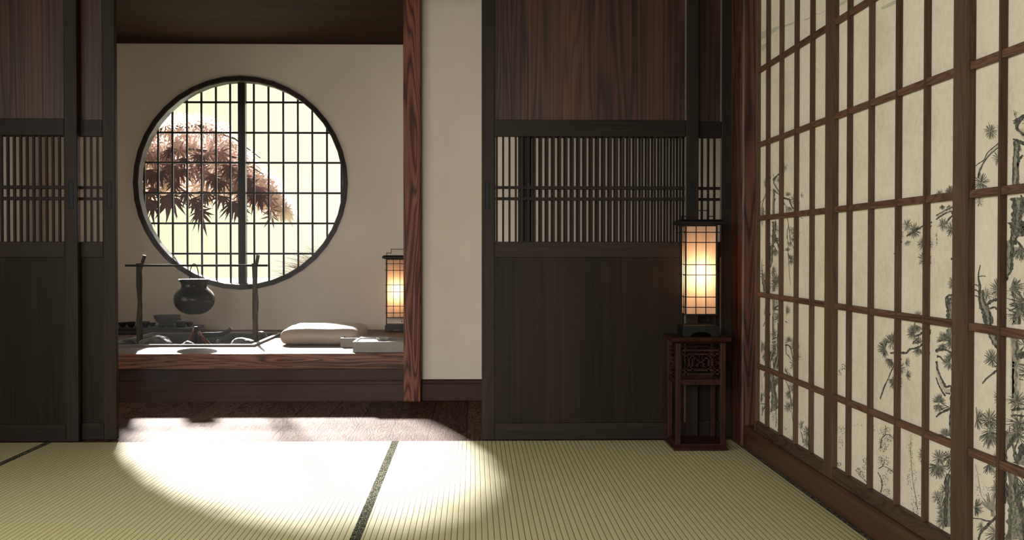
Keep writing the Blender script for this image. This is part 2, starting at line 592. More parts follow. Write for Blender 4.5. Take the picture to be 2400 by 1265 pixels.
# left wall of the near room and rear wall, each with an opening added for its lamp
slab('wall_left', M['plaster'], (-2.9, -2.70, -1.6, DY, -0.05, 0.45), (-2.9, -2.70, -1.6, DY, 2.35, MAIN_H),
     (-2.9, -2.70, -1.6, -0.6, 0.45, 2.35), (-2.9, -2.70, 3.9, DY, 0.45, 2.35))
slab('wall_rear', M['plaster'], (-2.9, -2.25, -1.7, -1.6, -0.05, MAIN_H), (-0.35, 1.6, -1.7, -1.6, -0.05, MAIN_H),
     (-2.25, -0.35, -1.7, -1.6, -0.05, 0.70), (-2.25, -0.35, -1.7, -1.6, 2.0, MAIN_H))
slab('wall_right', M['plaster'], (1.34, 1.44, -1.6, DY + 0.1, -0.05, MAIN_H))
# far room: side walls with openings added for the fill lamps, partition beside the post
slab('wall_far_left', M['plaster'], (-3.42, -3.32, 6.95, WY, 0, BACK_H), (-3.42, -3.32, DY, 6.95, 1.6, BACK_H), (-3.42, -3.32, DY, 5.6, 0, 1.6))
slab('wall_far_right', M['plaster'], (0.70, 0.80, 7.05, 7.6, 0, BACK_H), (0.70, 0.80, 8.6, WY, 0, BACK_H), (0.70, 0.80, 7.6, 8.6, 0, 0.9), (0.70, 0.80, 7.6, 8.6, 2.0, BACK_H), (1.7, 1.8, DY, 7.05, 0, BACK_H))
slab('wall_middle', M['plaster'], (-0.33, 1.72, 6.95, 7.05, 0, BACK_H))
m = MB()
m.prism([(6.95, 0), (6.915, 0), (6.915, 0.100), (6.922, 0.108), (6.922, 0.120), (6.935, 0.127), (6.95, 0.127)], 'x', -0.316, 1.7)
struct(m.build('baseboard_middle', M['base_x'], bevel=0.002))

# back wall with its round opening
wc = at(565, 429, Y=WY)
R_OPEN = 0.805
WX0, WX1, WZ0, WZ1 = -3.42, 0.80, 0.0, 2.6


def wall_with_round_hole():
    m = MB()
    N = 96
    angs = [2 * math.pi * i / N for i in range(N)]
    for cx_, cz_ in ((WX0, WZ0), (WX1, WZ0), (WX0, WZ1), (WX1, WZ1)):
        angs.append(math.atan2(cz_ - wc.z, cx_ - wc.x) % (2 * math.pi))
    angs.sort()
    loops = []
    for y in (WY, WY + 0.16):
        inner, outer = [], []
        for a in angs:
            c, s = math.cos(a), math.sin(a)
            t = min([(WX1 - wc.x) / c if c > 1e-9 else 1e9, (WX0 - wc.x) / c if c < -1e-9 else 1e9,
                     (WZ1 - wc.z) / s if s > 1e-9 else 1e9, (WZ0 - wc.z) / s if s < -1e-9 else 1e9])
            inner.append(m.bm.verts.new((wc.x + R_OPEN * c, y, wc.z + R_OPEN * s)))
            outer.append(m.bm.verts.new((wc.x + t * c, y, wc.z + t * s)))
        loops.append((inner, outer))
    n = len(angs)
    for i in range(n):
        j = (i + 1) % n
        (a, b), (c, d) = loops
        m.bm.faces.new((a[i], a[j], b[j], b[i]))
        m.bm.faces.new((c[i], d[i], d[j], c[j]))
        m.bm.faces.new((a[i], c[i], c[j], a[j]))
        m.bm.faces.new((b[i], b[j], d[j], d[i]))
    return m.build('wall_back', M['plaster'])


struct(wall_with_round_hole())

# round window: ring frame, centre post, lattice
win = empty('window_1', (wc.x, WY, wc.z))
struct(win)
m = MB()
N = 40
prof = [(0.827, -0.028), (0.827, 0.0), (0.803, 0.0), (0.803, 0.10), (0.788, 0.10), (0.788, -0.020), (0.796, -0.028)]
rings = []
for i in range(N):
    a = 2 * math.pi * i / N
    rings.append([m.bm.verts.new((r * math.cos(a), y, r * math.sin(a))) for r, y in prof])
for i in range(N):
    A, B = rings[i], rings[(i + 1) % N]
    for j in range(len(prof)):
        q = (j + 1) % len(prof)
        m.bm.faces.new((A[j], B[j], B[q], A[q]))
m.build('window_frame', wood('window_ring_wood', (0.006, 0.0035, 0.0025), (0.016, 0.009, 0.006), (0.04, 0.022, 0.014), 'z', 1.6, 0.6, 0.12, 0.4, 0.4), win)
LY = 0.14
m = MB()
xm = at(569, 430, Y=WY + LY).x - wc.x
zr = math.sqrt(0.80 ** 2 - xm ** 2)
m.box(xm - 0.028, xm + 0.028, LY - 0.045, LY + 0.025, -zr, zr)
m.build('mullion', M['slat'], win)
m = MB()
for px in (338.4, 371.3, 405, 439, 473, 507, 540.3, 595.8, 630, 664.5, 698.7, 732.4, 766.6, 800.3):
    x = at(px, 430, Y=WY + LY).x - wc.x
    if abs(x) < 0.80:
        h = math.sqrt(0.802 ** 2 - x * x)
        m.box(x - 0.0068, x + 0.0068, LY - 0.009, LY + 0.009, -h, h)
for py in (239.8, 311, 381.2, 452.4, 523.3, 594.2, 665):
    z = at(565, py, Y=WY + LY).z - wc.z
    if abs(z) < 0.80:
        h = math.sqrt(0.802 ** 2 - z * z)
        m.box(-h, h, LY - 0.006, LY + 0.012, z - 0.0075, z + 0.0075)
m.build('lattice', M['slat'], win)

# raised platform with a square hearth hole
HX0, HX1, HY0, HY1 = -2.36, -1.40, 7.39, 8.50
plat = slab('platform', M['platwood'], (-3.32, 0.70, PY + 0.06, HY0, 0.0, PLAT), (-3.32, 0.70, HY1, WY, 0.0, PLAT),
            (-3.32, HX0, HY0, HY1, 0.0, PLAT), (HX1, 0.70, HY0, HY1, 0.0, PLAT))
slab('trim_2', M['rosewood_x'], (-3.32, -0.41, PY - 0.01, PY + 0.06, 0.196, PLAT + 0.001), bevel=0.004)
slab('trim_3', M['base_x'], (-3.32, -0.41, PY + 0.035, PY + 0.058, 0.125, 0.196))
m = MB()
m.prism([(6.958, 0), (6.905, 0), (6.905, 0.098), (6.912, 0.106), (6.912, 0.116), (6.925, 0.124), (6.958, 0.124)], 'x', -3.32, -0.41)
struct(m.build('baseboard_front', M['base_x'], bevel=0.002))
slab('trim_4', M['rosewood'], (-0.4175, -0.314, 6.86, 6.975, 0, BACK_H), bevel=0.008)
# corner post beside the painted screens
slab('trim_5', M['rosewood_corner'], (1.235, 1.34, 5.285, DY + 0.10, -0.05, MAIN_H), bevel=0.012)


# ------------------------------------------------------------------ sliding doors
ZR = dict(b0=0.004, b1=0.084, m0=0.870, m1=0.944, u0=1.441, u1=1.520)


def make_door(name, x0, yf, w=1.03, th=0.036, st=0.0605, handles=(0, 1)):
    root = empty(name, (x0, yf, 0.0))
    struct(root)
    for a in (0, w - st):
        m = MB()
        m.box(a, a + st, 0, th, ZR['b0'], TOP)
        m.build('stile', M['door'], root, bevel=0.003)
    for a, b in ((ZR['b0'], ZR['b1']), (ZR['m0'], ZR['m1']), (ZR['u0'], ZR['u1']), (TOP - 0.08, TOP)):
        m = MB()
        m.box(st, w - st, 0.0012, th - 0.002, a, b)
        m.build('rail', M['door_h'], root, bevel=0.003)
    m = MB()
    m.box(st, w - st, 0.012, 0.022, ZR['b1'], ZR['m0'])
    m.build('lower_panel', M['door_plain'], root)
    m = MB()
    m.box(st, w - st, 0.012, 0.022, ZR['u1'], TOP - 0.08)
    m.build('upper_panel', M['door_panel'], root)
    for za, zb in ((ZR['b1'], ZR['m0']), (ZR['m1'], ZR['u0']), (ZR['u1'], TOP - 0.08)):
        m = MB()
        c = 0.0050
        m.prism([(st, 0.001), (st + c, 0.011), (st, 0.011)], 'z', za, zb)
        m.prism([(w - st, 0.001), (w - st, 0.011), (w - st - c, 0.011)], 'z', za, zb)
        m.build('bead', M['bead'], root)
    m = MB()
    x = 0.0715
    while x < w - st - 0.002:
        m.box(x - 0.0049, x + 0.0049, 0.008, 0.022, ZR['m1'], ZR['u0'])
        x += 0.03006
    for zc in (1.2005, 1.1475):
        m.box(st, w - st, 0.0095, 0.024, zc - 0.007, zc + 0.007)
    m.build('grille', M['slat'], root)
    for h in handles:
        xc = 0.0245 if h == 0 else w - 0.0305
        m = MB()
        z0, z1 = 1.098, 1.228
        m.box(xc - 0.0130, xc - 0.0075, -0.003, 0.004, z0, z1)
        m.box(xc + 0.0075, xc + 0.0130, -0.003, 0.004, z0, z1)
        m.box(xc - 0.0075, xc + 0.0075, -0.003, 0.004, z0, z0 + 0.007)
        m.box(xc - 0.0075, xc + 0.0075, -0.003, 0.004, z1 - 0.007, z1)
        m.box(xc - 0.0075, xc + 0.0075, -0.0006, 0.0016, z0 + 0.007, z1 - 0.007)
        m.build('handle', M['metal'], root, bevel=0.001)
    return root


M['door_plain'] = wood('dark_plain_panel', (0.0055, 0.0036, 0.0022), (0.012, 0.0078, 0.005), (0.022, 0.0135, 0.0085), 'z', 0.9, 0.5, 0.10, 0.2, 0.15, 1.0, 2.0)
M['bead'] = plain('bead_edge_highlight', (0.10, 0.092, 0.075), 0.4, 0.5, 0.2, 30)  # bevel highlight put into the paler bead colour
make_door('door_1', -2.887, DY)
make_door('door_2', -2.725, DY + 0.050)
make_door('door_3', 0.0385, DY)
make_door('door_4', 0.213, DY + 0.050, w=1.035)

# ------------------------------------------------------------------ right-hand side: baseboard, ledge
m = MB()
pts = [(RX, -0.055), (RX, 0.080)]
for i in range(1, 6):
    a = math.pi / 2 * i / 5
    pts.append((RX + 0.012 * (1 - math.cos(a)), 0.080 + 0.015 * math.sin(a)))
pts += [(1.34, 0.095), (1.34, -0.055)]
m.prism(pts, 'y', -1.6, 5.287)
struct(m.build('baseboard_right', M['base_y']))

# tatami mats lie on the floor
def mat(name, x0, x1, label, y0=-0.6):
    r = empty(name, ((x0 + x1) / 2, (y0 + DY) / 2, -0.055))
    tag(r, label, 'mat', 'tatami mats covering the near room')
    ox, oy = r.location.x, r.location.y
    m = MB()
    m.box(x0 + 0.017 - ox, x1 - 0.017 - ox, y0 - oy, DY - oy, 0, 0.055)
    o = m.build('rush_surface', M['tatami'], r)
    m = MB()
    m.box(x0 - ox, x0 + 0.017 - ox, y0 - oy, DY - oy, 0, 0.0556)
    m.box(x1 - 0.017 - ox, x1 - ox, y0 - oy, DY - oy, 0, 0.0556)
    m.build('border', M['heri'], r)
    return r


sx = at(925, 1038, Z=0).x
sx1 = (at(106, 1040, Z=0).x)
mat('tatami_mat', sx, RX - 0.001, 'tatami mat under the carved stand, along the painted screens')
mat('tatami_mat', sx1, sx, 'middle tatami mat holding most of the white pool of sunlight')
mat('tatami_mat', -2.70, sx1, 'narrow corner of tatami mat before the left-hand dark doors')

# ------------------------------------------------------------------ painted paper screens on the right
SF, SP = 1.258, 1.2785           # screen face, paper plane
RAILS = [0.387, 0.707, 1.045, 1.371, 1.701, 2.03]


def pz(px, py, far):
    """(distance from the screen's far paper edge, height) of a brush mark seen at (px, py)."""
    p = at(px, py, X=SP)
    return far - p.y, p.z


class Art:
    """Brush marks lying on a sheet of paper; u runs towards the camera, v is height."""

    def __init__(s):
        s.q = []
        s.rng = random.Random(7)

    def stroke(s, pts, w, mat=0, rough=0.25, taper=True, sub=5):
        P = []
        n = len(pts)
        ws = w if hasattr(w, '__len__') else [w * (1 - 0.7 * i / max(1, n - 1)) if taper else w for i in range(n)]
        for i in range(n - 1):
            p0, p1, p2, p3 = pts[max(i - 1, 0)], pts[i], pts[i + 1], pts[min(i + 2, n - 1)]
            for k in range(sub):
                t = k / sub
                c = [0.5 * ((2 * p1[j]) + (-p0[j] + p2[j]) * t + (2 * p0[j] - 5 * p1[j] + 4 * p2[j] - p3[j]) * t * t
                            + (-p0[j] + 3 * p1[j] - 3 * p2[j] + p3[j]) * t ** 3) for j in (0, 1)]
                P.append((c[0], c[1], ws[i] * (1 - t) + ws[i + 1] * t))
        P.append((*pts[-1], ws[-1]))
        L, R = [], []
        for i, (x, y, ww) in enumerate(P):
            a, b = P[max(i - 1, 0)], P[min(i + 1, len(P) - 1)]
            dx, dy = b[0] - a[0], b[1] - a[1]
            l = math.hypot(dx, dy) or 1
            nx, ny = -dy / l, dx / l
            r1 = ww / 2 * (1 + rough * s.rng.uniform(-1, 1))
            r2 = ww / 2 * (1 + rough * s.rng.uniform(-1, 1))
            L.append((x + nx * r1, y + ny * r1))
            R.append((x - nx * r2, y - ny * r2))
        for i in range(len(P) - 1):
            s.q.append(([L[i], L[i + 1], R[i + 1], R[i]], mat))

    def bark(s, pts, w, mat=0):
        """A bough drawn as two rough edges, a pale wash between and a few knots."""
        n = len(pts)
        ws = w if hasattr(w, '__len__') else [w] * n
        s.stroke(pts, [a * 0.92 for a in ws], 2, 0.1, False)
        for sgn in (-1, 1):
            e = []
            for i, (x, y) in enumerate(pts):
                a, b = pts[max(i - 1, 0)], pts[min(i + 1, n - 1)]
                dx, dy = b[0] - a[0], b[1] - a[1]
                l = math.hypot(dx, dy) or 1
                k = ws[i] / 2 * sgn * s.rng.uniform(0.75, 1.1)
                e.append((x - dy / l * k, y + dx / l * k))
            s.stroke(e, [max(0.0035, a * 0.42) * s.rng.uniform(0.7, 1.3) for a in ws], mat, 0.6, False)
        for i in range(n - 1):
            for _ in range(2):
                t = s.rng.random()
                x = pts[i][0] * (1 - t) + pts[i + 1][0] * t + s.rng.uniform(-.3, .3) * ws[i]
                y = pts[i][1] * (1 - t) + pts[i + 1][1] * t
                s.stroke([(x, y), (x + s.rng.uniform(-.3, .3) * ws[i], y - ws[i] * s.rng.uniform(.3, .7))], ws[i] * 0.16, 1, 0.5)

    def tuft(s, u, v, r, a0=0, a1=360, n=22, mat=1, squash=1.0):
        for i in range(n):
            a = math.radians(a0 + (a1 - a0) * (i + s.rng.uniform(-.4, .4)) / n)
            rr = r * s.rng.uniform(0.72, 1.08)
            i0 = r * s.rng.uniform(0.03, 0.22)
            c, d = math.cos(a), math.sin(a) * squash
            w = r * s.rng.uniform(0.075, 0.115)
            mm = (0 if mat == 1 and s.rng.random() < 0.35 else mat) if s.rng.random() < 0.75 else 2
            s.stroke([(u + c * i0, v + d * i0), (u + c * rr * .6, v + d * rr * .6), (u + c * rr, v + d * rr)], [w * 0.6, w, w * 0.5], mm, 0.1, False, 2)
        s.stroke([(u - r * .12, v), (u + r * .12, v)], r * 0.34, 2, 0.4, False, 2)

    def speckle(s, u, v, ru, rv, n, size=0.004, mat=1):
        for _ in range(n):
            a, q = s.rng.uniform(0, 6.28), math.sqrt(s.rng.random())
            x, y = u + math.cos(a) * ru * q, v + math.sin(a) * rv * q
            b = s.rng.uniform(0, 6.28)
            l = size * s.rng.uniform(0.5, 1.3)
            s.stroke([(x, y), (x + math.cos(b) * l, y + math.sin(b) * l)], size * 0.6, mat, 0.3, False, 2)


def clip(poly, lo, hi, k):
    for sgn, lim in ((1, lo), (-1, hi)):
        out = []
        for i in range(len(poly)):
            a, b = poly[i], poly[(i + 1) % len(poly)]
            da, db = (a[k] - lim) * sgn, (b[k] - lim) * sgn
            if da >= 0:
                out.append(a)
            if (da >= 0) != (db >= 0):
                t = da / (da - db)
                out.append((a[0] + (b[0] - a[0]) * t, a[1] + (b[1] - a[1]) * t))
        poly = out
        if len(poly) < 3:
            return []
    return poly


class Ink(Art):
    """Brush marks noted on an enlarged view of the paper: x0, y0 and k give the view, far the sheet's far edge."""

    def view(s, x0, y0, k, far):
        s.v = (x0, y0, k, far)
        return s

    def put(s, n0):
        x0, y0, k_, far = s.v
        for i in range(n0, len(s.q)):
            poly, mt = s.q[i]
            s.q[i] = ([pz(x0 + x / k_, y0 + y / k_, far) for x, y in poly], mt)

    def st(s, pts, w, mat=0, rough=0.3, taper=True):
        n = len(s.q)
        s.stroke(pts, w, mat, rough, taper)
        s.put(n)

    def bk(s, pts, w, mat=0):
        n = len(s.q)
        s.bark(pts, w, mat)
        s.put(n)

    def tf(s, x, y, r, a0=0, a1=360, n=20, mat=1, q=1.2):
        c = len(s.q)
        s.tuft(x, y, r, a0, a1, n, mat, q)
        s.put(c)

    def sp(s, x, y, rx, ry, n, size=5, mat=1):
        c = len(s.q)
        s.speckle(x, y, rx, ry, n, size, mat)
        s.put(c)


A = Ink()
F3, F1, F2 = 2.926, 5.12, 4.03
# --- pine, upper part
A.view(2280, 220, 4.867, F3)
A.st([(0, 850), (60, 800), (130, 750), (170, 670), (250, 600), (320, 545), (390, 490)], [10, 12, 12, 12, 12, 13, 14], 0, .3, False)
A.st([(60, 960), (90, 860), (130, 780), (190, 700), (270, 630), (340, 575), (400, 545)], [22, 18, 15, 12, 13, 16, 16], 0, .35, False)
A.st([(60, 930), (85, 850), (150, 740), (240, 640), (390, 520)], [22, 22, 26, 26, 30], 3, .2, False)
A.tf(205, 425, 88, 0, 360, 26)
A.tf(350, 400, 80, 60, 300, 18)
A.tf(385, 290, 55, 90, 270, 10)
A.tf(290, 730, 78, 0, 360, 22)
A.tf(355, 800, 70, 60, 250, 12)
A.tf(95, 1010, 100, 0, 360, 26)
A.tf(75, 1230, 60, 0, 360, 12)
A.st([(584, 250), (540, 290), (500, 320), (465, 335)], [50, 46, 34, 20], 0, .4, False)
A.st([(500, 340), (505, 400), (545, 430), (584, 480)], [26, 30, 22, 26], 0, .5, False)
A.st([(460, 515), (520, 530), (584, 555)], [26, 22, 20], 0, .4, False)
A.tf(475, 240, 50, -90, 90, 8)
A.tf(540, 600, 60, 60, 300, 14)
A.bk([(500, 540), (500, 660), (490, 780), (490, 900), (485, 1060)], [60, 50, 60, 56, 60])
A.st([(575, 700), (540, 730), (520, 790), (515, 860), (520, 950)], [18, 34, 26, 22, 24], 0, .3, False)
A.st([(520, 1000), (518, 1040)], [26, 34], 0, .3, False)
# --- second band
A.view(2280, 480, 4.517, F3)
A.st([(450, 0), (462, 60), (445, 130), (430, 210)], [10, 12, 14, 16], 0, .3, False)
A.st([(540, 0), (520, 60), (512, 140), (520, 240)], [14, 16, 16, 14], 0, .3, False)
A.bk([(490, 0), (480, 110), (475, 230), (440, 330), (430, 420)], [70, 64, 70, 70, 50], 0)
A.tf(352, 205, 30, 90, 270, 9)
A.st([(470, 240), (500, 290), (542, 270)], [20, 28, 16], 0, .4, False)
A.st([(440, 350), (480, 400), (520, 440), (540, 500)], [22, 22, 26, 14], 0, .4, False)
A.tf(515, 520, 80, 40, 320, 18)
A.st([(358, 345), (315, 365), (300, 400), (318, 450)], [16, 30, 26, 12], 0, .3, False)
A.st([(318, 450), (330, 520), (328, 600), (345, 650), (310, 720), (305, 790)], [10, 16, 12, 16, 12, 10], 0, .5, False)
A.bk([(375, 380), (385, 480), (375, 580), (370, 680), (335, 750), (330, 800)], [90, 80, 80, 70, 60, 50], 0)
for y in (380, 480, 560, 650):
    A.st([(412, y), (424, y + 35)], [16, 20], 0, .4, False)
A.tf(275, 900, 110, 0, 360, 30)
A.tf(400, 890, 110, -70, 80, 20)
A.tf(150, 950, 75, 0, 360, 18)
A.tf(490, 1080, 105, 0, 360, 28)
A.st([(82, 635), (68, 700), (60, 770), (75, 850), (70, 930), (72, 1010), (80, 1100)], [10, 12, 14, 26, 22, 24, 22], 0, .4, False)
A.st([(65, 760), (100, 752), (138, 756)], [10, 10, 10], 0, .2, False)
for y, w in ((845, 12), (900, 14), (960, 12)):
    A.st([(60, y + 15), (30, y), (8, y + 12)], [w, w, w * .6], 0, .4, False)
A.bk([(90, 900), (95, 1000), (120, 1080), (150, 1150), (170, 1265)], [40, 46, 60, 64, 66], 0)
A.st([(150, 1060), (200, 1020), (260, 1000), (340, 1008)], [30, 34, 30, 14], 0, .4, False)
A.st([(180, 1100), (230, 1085), (270, 1115), (315, 1130)], [20, 20, 18, 16], 0, .4, False)
A.tf(330, 1140, 75, 60, 300, 18)
A.bk([(470, 1130), (465, 1265)], [50, 54], 1)
A.tf(430, 1200, 60, 0, 360, 14)
# --- third band
A.view(2280, 740, 4.683, F3)
A.bk([(170, -10), (175, 60), (180, 130), (230, 240), (270, 330), (310, 380)], [50, 52, 54, 60, 50, 20], 0)
A.st([(240, 240), (300, 280), (350, 250)], [14, 30, 22], 0, .4, False)
A.st([(300, 350), (350, 335)], [22, 26], 0, .4, False)
A.tf(215, 470, 98, 0, 360, 30)
A.st([(105, 745), (140, 700), (190, 655), (240, 620), (300, 570), (356, 520)], [16, 20, 18, 26, 30, 40], 0, .35, False)
A.st([(235, 555), (290, 550), (350, 560)], [14, 18, 20], 0, .4, False)
A.bk([(465, 260), (468, 420), (470, 600), (468, 760), (470, 900)], [76, 74, 84, 84, 80], 3)
A.st([(480, 270), (490, 350), (470, 420), (495, 480)], [26, 24, 20, 26], 0, .5, False)
A.st([(495, 450), (540, 440), (562, 450)], [34, 30, 26], 0, .5, False)
A.st([(500, 530), (562, 540)], [18, 20], 0, .4, False)
for y in (590, 640, 690):
    A.st([(510, y), (556, y + 14)], [10, 14], 0, .4, False)
A.tf(290, 900, 78, 0, 360, 22)
A.tf(330, 1020, 80, 60, 300, 18)
A.tf(490, 960, 100, 0, 360, 26)
A.tf(45, 1130, 105, -90, 120, 20)
A.tf(185, 1140, 105, 0, 360, 28)
A.tf(280, 1160, 90, 0, 360, 20)
A.st([(420, 1100), (480, 1090), (562, 1100)], [26, 26, 20], 0, .4, False)
A.tf(500, 1190, 90, 0, 360, 20)
# --- fourth band
A.view(2280, 1000, 4.774, F3)
A.tf(200, 60, 150, 10, 170, 22)
A.tf(200, 40, 110, 0, 360, 20)
A.tf(340, 60, 70, 60, 300, 12)
A.tf(500, 60, 110, 0, 360, 24)
A.bk([(420, 60), (385, 160), (350, 260), (340, 400), (330, 560), (325, 700), (330, 860)], [120, 110, 70, 70, 80, 90, 70], 0)
A.st([(350, 180), (330, 250), (335, 340), (325, 430)], [26, 30, 26, 22], 0, .5, False)
A.st([(560, 180), (520, 240), (540, 320), (500, 380), (460, 320), (480, 200)], [18, 26, 20, 26, 20, 18], 0, .5, False)
A.bk([(450, 420), (450, 600), (455, 760), (470, 900), (490, 1050), (500, 1260)], [110, 90, 110, 130, 150, 170], 1)
A.st([(470, 600), (480, 760), (500, 860), (560, 980)], [14, 24, 18, 16], 0, .5, False)
A.tf(550, 720, 90, 60, 300, 16)
A.tf(180, 420, 100, 20, 160, 14)
A.tf(270, 360, 70, 150, 330, 12)
A.tf(300, 500, 95, 60, 200, 14)
A.tf(300, 700, 115, 90, 260, 18)
A.tf(225, 960, 190, 215, 330, 14, 2)
A.tf(25, 900, 105, -80, 100, 18)
A.st([(0, 1020), (90, 1030), (150, 1050), (210, 1055)], [14, 12, 18, 16], 0, .3, False)
A.st([(355, 950), (290, 990), (220, 1050), (150, 1120), (90, 1190), (65, 1265)], [44, 44, 34, 34, 24, 22], 0, .3, False)
A.tf(265, 1190, 130, 0, 360, 30)
A.tf(110, 1120, 70, 90, 280, 14)
A.sp(60, 640, 40, 140, 50, 9, 2)
A.sp(150, 720, 60, 60, 30, 8, 2)
A.st([(30, 420), (60, 560), (80, 700), (110, 800)], [5, 6, 7, 6], 2, .5, False)
# --- part of the sheet only seen on the far screen
A.view(1780, 370, 6.656, F1)
A.st([(365, 240), (330, 240), (290, 262), (260, 290), (215, 335)], [14, 22, 24, 22, 26], 0, .35, False)
A.st([(300, 262), (340, 300), (362, 318)], [10, 12, 14], 0, .4, False)
A.tf(395, 150, 62, 0, 360, 16)
A.tf(320, 350, 68, 0, 360, 22)
A.tf(350, 410, 50, 0, 360, 12)
A.st([(270, 290), (225, 380), (265, 460), (330, 545), (375, 575)], [12, 14, 12, 12, 14], 0, .35, False)
A.st([(210, 485), (265, 540), (310, 575), (340, 630), (370, 680), (400, 740)], [14, 16, 12, 12, 12, 12], 0, .35, False)
A.st([(240, 400), (290, 530), (350, 600), (380, 650)], [30, 36, 26, 22], 3, .3, False)
A.st([(375, 620), (430, 640), (470, 650), (480, 700), (510, 760), (550, 805), (605, 845)], [22, 26, 34, 20, 18, 14, 10], 0, .35, False)
A.tf(445, 590, 60, 180, 360, 14)
A.tf(550, 660, 85, 0, 360, 26)
A.tf(590, 740, 60, 0, 360, 14)
A.tf(465, 770, 70, 0, 200, 16)
A.tf(650, 590, 50, -90, 90, 9)
A.st([(415, 730), (425, 860), (440, 960), (455, 1050), (435, 1150), (430, 1260)], [8, 8, 8, 9, 8, 8], 0, .3, False)
A.st([(500, 720), (530, 840)], [6, 6], 0, .3, False)
A.st([(640, 920), (680, 950)], [8, 8], 0)
A.bk([(235, 990), (235, 1090), (225, 1180), (240, 1265)], [48, 44, 40, 60], 0)
A.st([(245, 970), (262, 1040), (240, 1110)], [8, 12, 10], 0, .3, False)
A.tf(270, 1120, 62, 0, 360, 14)
A.st([(240, 1250), (290, 1255), (340, 1250), (360, 1210)], [16, 20, 14, 12], 0, .4, False)
A.tf(495, 1120, 60, 0, 360, 14)
A.tf(560, 1180, 80, 0, 360, 22)
A.st([(455, 1050), (470, 1150), (490, 1265)], [8, 8, 8], 0, .3, False)
A.view(1780, 550, 6.656, F1)
A.st([(475, -10), (480, 90), (530, 200), (570, 310), (610, 420)], [9, 9, 8, 8, 7], 0, .3, False)
A.st([(435, 0), (445, 120), (450, 300), (460, 430), (465, 600), (490, 775)], [7, 7, 8, 8, 6, 4], 0, .3, False)
A.tf(480, 120, 60, 60, 200, 10)
A.tf(540, 60, 70, 20, 200, 14)
A.tf(435, 250, 55, 180, 360, 14)
A.tf(485, 385, 78, -120, 130, 24)
A.st([(445, 290), (480, 380)], [14, 18], 0, .3, False)
A.bk([(225, 0), (235, 80), (240, 130)], [60, 40, 30], 0)
A.tf(245, 230, 85, 20, 200, 20)
A.st([(240, 30), (290, 90), (340, 95), (360, 40)], [18, 18, 12, 12], 0, .4, False)
A.st([(265, 70), (290, 150), (310, 230), (325, 295)], [22, 18, 12, 9], 0, .4, False)
A.tf(270, 700, 95, 0, 360, 32)
A.tf(215, 560, 60, -90, 90, 14)
A.tf(240, 800, 80, 0, 360, 18)
A.bk([(215, 990), (220, 1100), (225, 1265)], [36, 36, 40], 3)
A.tf(265, 1060, 60, 0, 360, 14)
A.st([(230, 1150), (270, 1120), (320, 1090), (355, 1060)], [24, 26, 24, 14], 0, .4, False)
A.st([(240, 1165), (290, 1170), (330, 1210), (355, 1240)], [24, 26, 18, 14], 0, .4, False)
A.tf(420, 1180, 70, -100, 100, 16)
A.view(1780, 720, 6.656, F1)
A.tf(290, 150, 70, 0, 360, 24)
A.st([(400, 215), (440, 238)], [14, 10], 0)
A.st([(310, 50), (345, 70)], [26, 26], 0, .4, False)
A.bk([(300, 240), (300, 400), (290, 560), (295, 700), (270, 860), (250, 960)], [30, 28, 26, 30, 50, 66], 0)
A.st([(300, 370), (330, 365), (350, 400), (310, 420)], [14, 18, 20, 26], 0, .4, False)
A.st([(305, 500), (320, 600), (355, 740)], [12, 12, 14], 0, .3, False)
A.st([(200, 500), (240, 480), (275, 475)], [20, 24, 20], 0, .4, False)
A.tf(230, 400, 70, 0, 360, 16)
A.tf(240, 600, 75, 0, 360, 16)
A.tf(235, 720, 70, 0, 360, 14)
A.st([(205, 790), (215, 850), (235, 890), (265, 850)], [14, 12, 14, 12], 0, .4, False)
A.st([(400, 590), (450, 590), (490, 640), (500, 690), (520, 780), (545, 860)], [24, 22, 18, 12, 12, 10], 0, .3, False)
A.st([(415, 600), (420, 720), (450, 750), (485, 805)], [10, 10, 16, 8], 0, .3, False)
A.tf(465, 530, 70, 150, 380, 20)
A.tf(550, 600, 90, 0, 360, 28)
A.tf(575, 760, 80, 0, 360, 18)
A.tf(545, 890, 85, 0, 360, 22)
A.tf(565, 520, 60, 0, 360, 14)
A.tf(415, 980, 45, 0, 360, 10)
A.st([(400, 960), (430, 1020), (450, 1060)], [12, 14, 10], 0)
A.st([(450, 1010), (495, 1070)], [8, 10], 0)
A.view(1780, 860, 5.75, F1)
A.tf(235, 190, 68, 0, 360, 26)
A.st([(180, 170), (195, 260), (215, 330), (220, 400), (225, 560), (225, 700), (225, 810)], [8, 8, 14, 8, 9, 8, 10], 0, .4, False)
A.sp(255, 560, 40, 220, 120, 9, 2)
A.sp(190, 480, 22, 250, 90, 10, 1)
A.st([(350, 180), (385, 250), (410, 330), (425, 450), (465, 560), (510, 680)], [8, 8, 10, 12, 8, 6], 0, .3, False)
A.st([(430, 500), (440, 620), (450, 720), (485, 835)], [6, 6, 7, 9], 0, .3, False)
A.tf(440, 270, 70, 0, 360, 22)
A.tf(400, 370, 58, 60, 300, 18)
A.tf(390, 540, 68, 0, 360, 26)
A.tf(455, 480, 60, 0, 360, 16)
A.tf(650, 870, 75, 0, 360, 28)
A.tf(575, 780, 60, 60, 330, 14)
A.tf(640, 1010, 75, 0, 360, 24)
A.tf(665, 1060, 45, 0, 360, 12)
A.st([(560, 870), (580, 940), (590, 1020)], [8, 10, 12], 0, .3, False)
A.sp(440, 960, 50, 30, 40, 8, 1)
A.sp(270, 840, 30, 30, 30, 8, 1)
A.sp(350, 820, 25, 25, 14, 8, 1)
